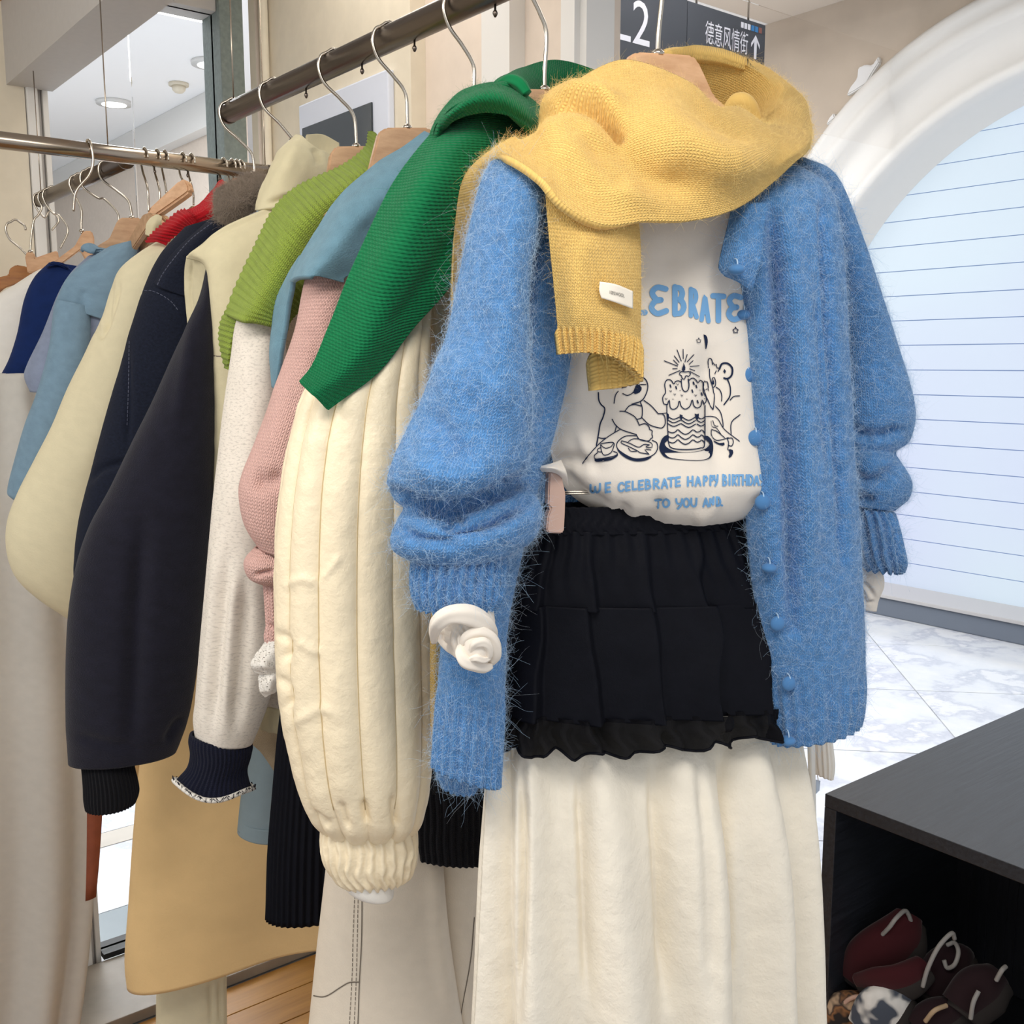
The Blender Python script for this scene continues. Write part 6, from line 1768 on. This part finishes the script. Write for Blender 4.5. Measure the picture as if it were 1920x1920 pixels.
# white garment edge and ribbed cuff beyond the long skirt
wc = garment('blouse', 'white ribbed cuff showing between the cardigan hem and the mall floor', 'blouse', p2, 1545, 1455)
tube('cuff', p2, [(1505, 1340, 1552, 1345, -.02, .02, .02), (1518, 1375, 1556, 1378, -.02, .022, .02), (1524, 1380, 1550, 1382, -.02, .02, .02), (1526, 1425, 1555, 1425, -.02, .02, .02), (1530, 1452, 1552, 1454, -.02, .018, .018)], M['white_cotton'], wc, nu=90, nv=40, disp=[ribs(15, .0010, .35, 1)], thick=.003)
lb_ = garment('hang_tag', 'tiny pale blue paper tag below the white ribbed cuff', 'tag', p2, 1533, 1485, -.02)
pipe('string', p2.at(np.array([1534., 1533, 1534]), np.array([1430., 1450, 1464]), np.array([-.018, -.019, -.02])), .0006, M['white_cotton'], lb_, n=6)
prism('card', list(p2.at(np.array([1530., 1538, 1536, 1530]), np.array([1462., 1464, 1482, 1488]), -.02)), p2.n, .001, plain('tag_blue', (196, 210, 230), 0.7), lb_, 0)

# ================================================================== black display cube with slippers
bx = thing('display_cube', 'black woodgrain display cube with an open front', 'shelf', (1.62, .52, .50))
X0, X1, Y1, Z1 = 1.238, 2.30, .829, 1.06
Y0 = .829 - .46
tk = .020
Zb = Z1 - .40
box('top_panel', (X0, Y0, Z1 - tk), (X1, Y1, Z1), M['box_black'], bx, .0012)
box('side_panel', (X0, Y1 - tk, 0.0), (X1, Y1, Z1 - tk - .0002), M['box_black'], bx, .0012)
box('side_panel', (X0, Y0, 0.0), (X1, Y0 + tk, Z1 - tk - .0002), M['box_black'], bx, .0012)
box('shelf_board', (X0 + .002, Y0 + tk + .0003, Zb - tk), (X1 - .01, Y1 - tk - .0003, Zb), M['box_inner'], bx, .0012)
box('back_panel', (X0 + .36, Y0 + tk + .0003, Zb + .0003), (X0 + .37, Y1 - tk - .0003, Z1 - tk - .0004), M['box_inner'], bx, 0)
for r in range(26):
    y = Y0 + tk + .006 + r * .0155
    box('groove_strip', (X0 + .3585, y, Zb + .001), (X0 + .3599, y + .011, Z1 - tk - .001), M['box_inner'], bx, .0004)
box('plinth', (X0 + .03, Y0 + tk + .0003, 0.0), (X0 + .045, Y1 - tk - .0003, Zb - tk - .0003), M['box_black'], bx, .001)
pc = CAM + ray(1609, 1568) * (X0 + .3585) / ray(1609, 1568)[0]
sb = ball('cam_lock', pc, .009, M['steel_dark'], bx, axis=(1, 0, 0), sq=.3, seg=16)

M['sole'] = plain('sole_felt', (42, 36, 34), .9)
# fabric slippers heaped in the cube
def atx(px, py, dx):
    r = ray(px, py); return CAM + r * ((X0 + dx) / r[0])
def slip(name, label, pts, rad, mat, loops=(), flat=.55, group='slippers heaped in the black cube', trim=None):
    P3 = [atx(a, b, c) for a, b, c in pts]
    s = thing(name, label, 'slipper', P3[0], group)
    pipe('upper', P3, rad, mat, s, n=18, k=40, flat=(np.array([.77, .48, .42]), flat))
    lo = [p + np.array([.004, -.004, -.012]) for p in P3]
    pipe('sole', lo, [q * 1.03 for q in rad], M['sole'], s, n=18, k=40, flat=(np.array([.77, .48, .42]), flat * .8))
    for lp in loops:
        pipe('edge_binding', [atx(a, b, c) for a, b, c in lp], .0032, trim or M['binding'], s, n=8, k=40)
    return s
M['binding'] = plain('binding_grey', (150, 146, 142), 0.7)
M['slip_red'] = cloth('slipper_red', (62, 20, 25), 'fleece', .002, .002, .0012, .2, .2)
M['slip_dark'] = cloth('slipper_dark', (36, 20, 24), 'fleece', .002, .002, .0012, .2, .2)
for k_ in ('slip_red', 'slip_dark'): pass
t = NT('calico_fur')
n = t.noise(t.obj(), 34.0, 2.0)
t.link(t.ramp(n, [(0.40, lin((40, 34, 32))), (0.48, lin((150, 104, 66))), (0.54, lin((60, 48, 44))), (0.6, lin((190, 160, 130)))]), t.b.inputs['Base Color'])
t.b.inputs['Roughness'].default_value = .9
M['calico'] = t.m
t = NT('grey_white_fur')
n = t.noise(t.obj(), 26.0, 2.0)
t.link(t.ramp(n, [(0.42, lin((70, 76, 88))), (0.5, lin((214, 210, 204))), (0.6, lin((228, 224, 218)))]), t.b.inputs['Base Color'])
t.b.inputs['Roughness'].default_value = .9
M['patch_fur'] = t.m
M['pink_fur'] = plain('pink_fur', (214, 160, 150), .9)
slip('slipper', 'dark red towelling slipper on top of the heap, toe pointing up', [(1605, 1838, .06), (1640, 1800, .07), (1680, 1760, .09), (1705, 1715, .11)], [.030, .045, .040, .020], M['slip_red'],
     [[(1652, 1755, .06), (1668, 1738, .055), (1680, 1722, .06), (1696, 1708, .08), (1704, 1716, .09), (1710, 1735, .10)]])
slip('slipper', 'dark red towelling slipper with rolled cuff below the topmost one', [(1612, 1840, .03), (1650, 1840, .03), (1690, 1835, .04), (1730, 1810, .07)], [.016, .026, .026, .018], M['slip_red'],
     [[(1730, 1850, .05), (1740, 1815, .05), (1760, 1775, .06), (1784, 1750, .08), (1790, 1760, .09)]])
slip('slipper', 'dark brownish red slipper further inside the cube, with a pale loop', [(1740, 1870, .10), (1765, 1830, .12), (1790, 1800, .14), (1810, 1790, .16)], [.030, .036, .032, .018], M['slip_dark'],
     [[(1770, 1800, .10), (1776, 1815, .10), (1790, 1808, .10), (1797, 1785, .11), (1790, 1768, .12), (1776, 1772, .12)]])
slip('slipper', 'dark slipper against the side of the cube, its pale binding standing upright', [(1800, 1890, .08), (1840, 1850, .10), (1870, 1830, .12)], [.03, .036, .024], M['slip_dark'],
     [[(1820, 1910, .06), (1825, 1880, .06), (1835, 1858, .07)], [(1868, 1838, .08), (1878, 1820, .08), (1886, 1812, .09)]])
slip('slipper', 'calico patterned furry slipper at the bottom of the heap', [(1560, 1925, .02), (1590, 1895, .03), (1625, 1880, .05)], [.028, .036, .024], M['calico'],
     [[(1568, 1912, .015), (1580, 1885, .012), (1600, 1870, .014), (1630, 1868, .03)]], trim=plain('binding_pink', (206, 168, 150), .7))
slip('slipper', 'grey and white furry slipper beside the calico one', [(1632, 1930, .02), (1660, 1885, .03), (1690, 1868, .06)], [.034, .038, .024], M['patch_fur'])
slip('slipper', 'pink fluffy slipper tip beside the calico one', [(1562, 1895, .03), (1570, 1878, .03), (1580, 1870, .04)], [.012, .016, .010], M['pink_fur'])
slip('slipper', 'dark brown slipper lying low in the middle of the heap', [(1720, 1930, .05), (1760, 1905, .07), (1800, 1890, .10)], [.026, .032, .022], M['slip_dark'], [[(1735, 1915, .03), (1752, 1895, .03), (1775, 1885, .05)]], trim=plain('binding_tan', (176, 150, 120), .7))
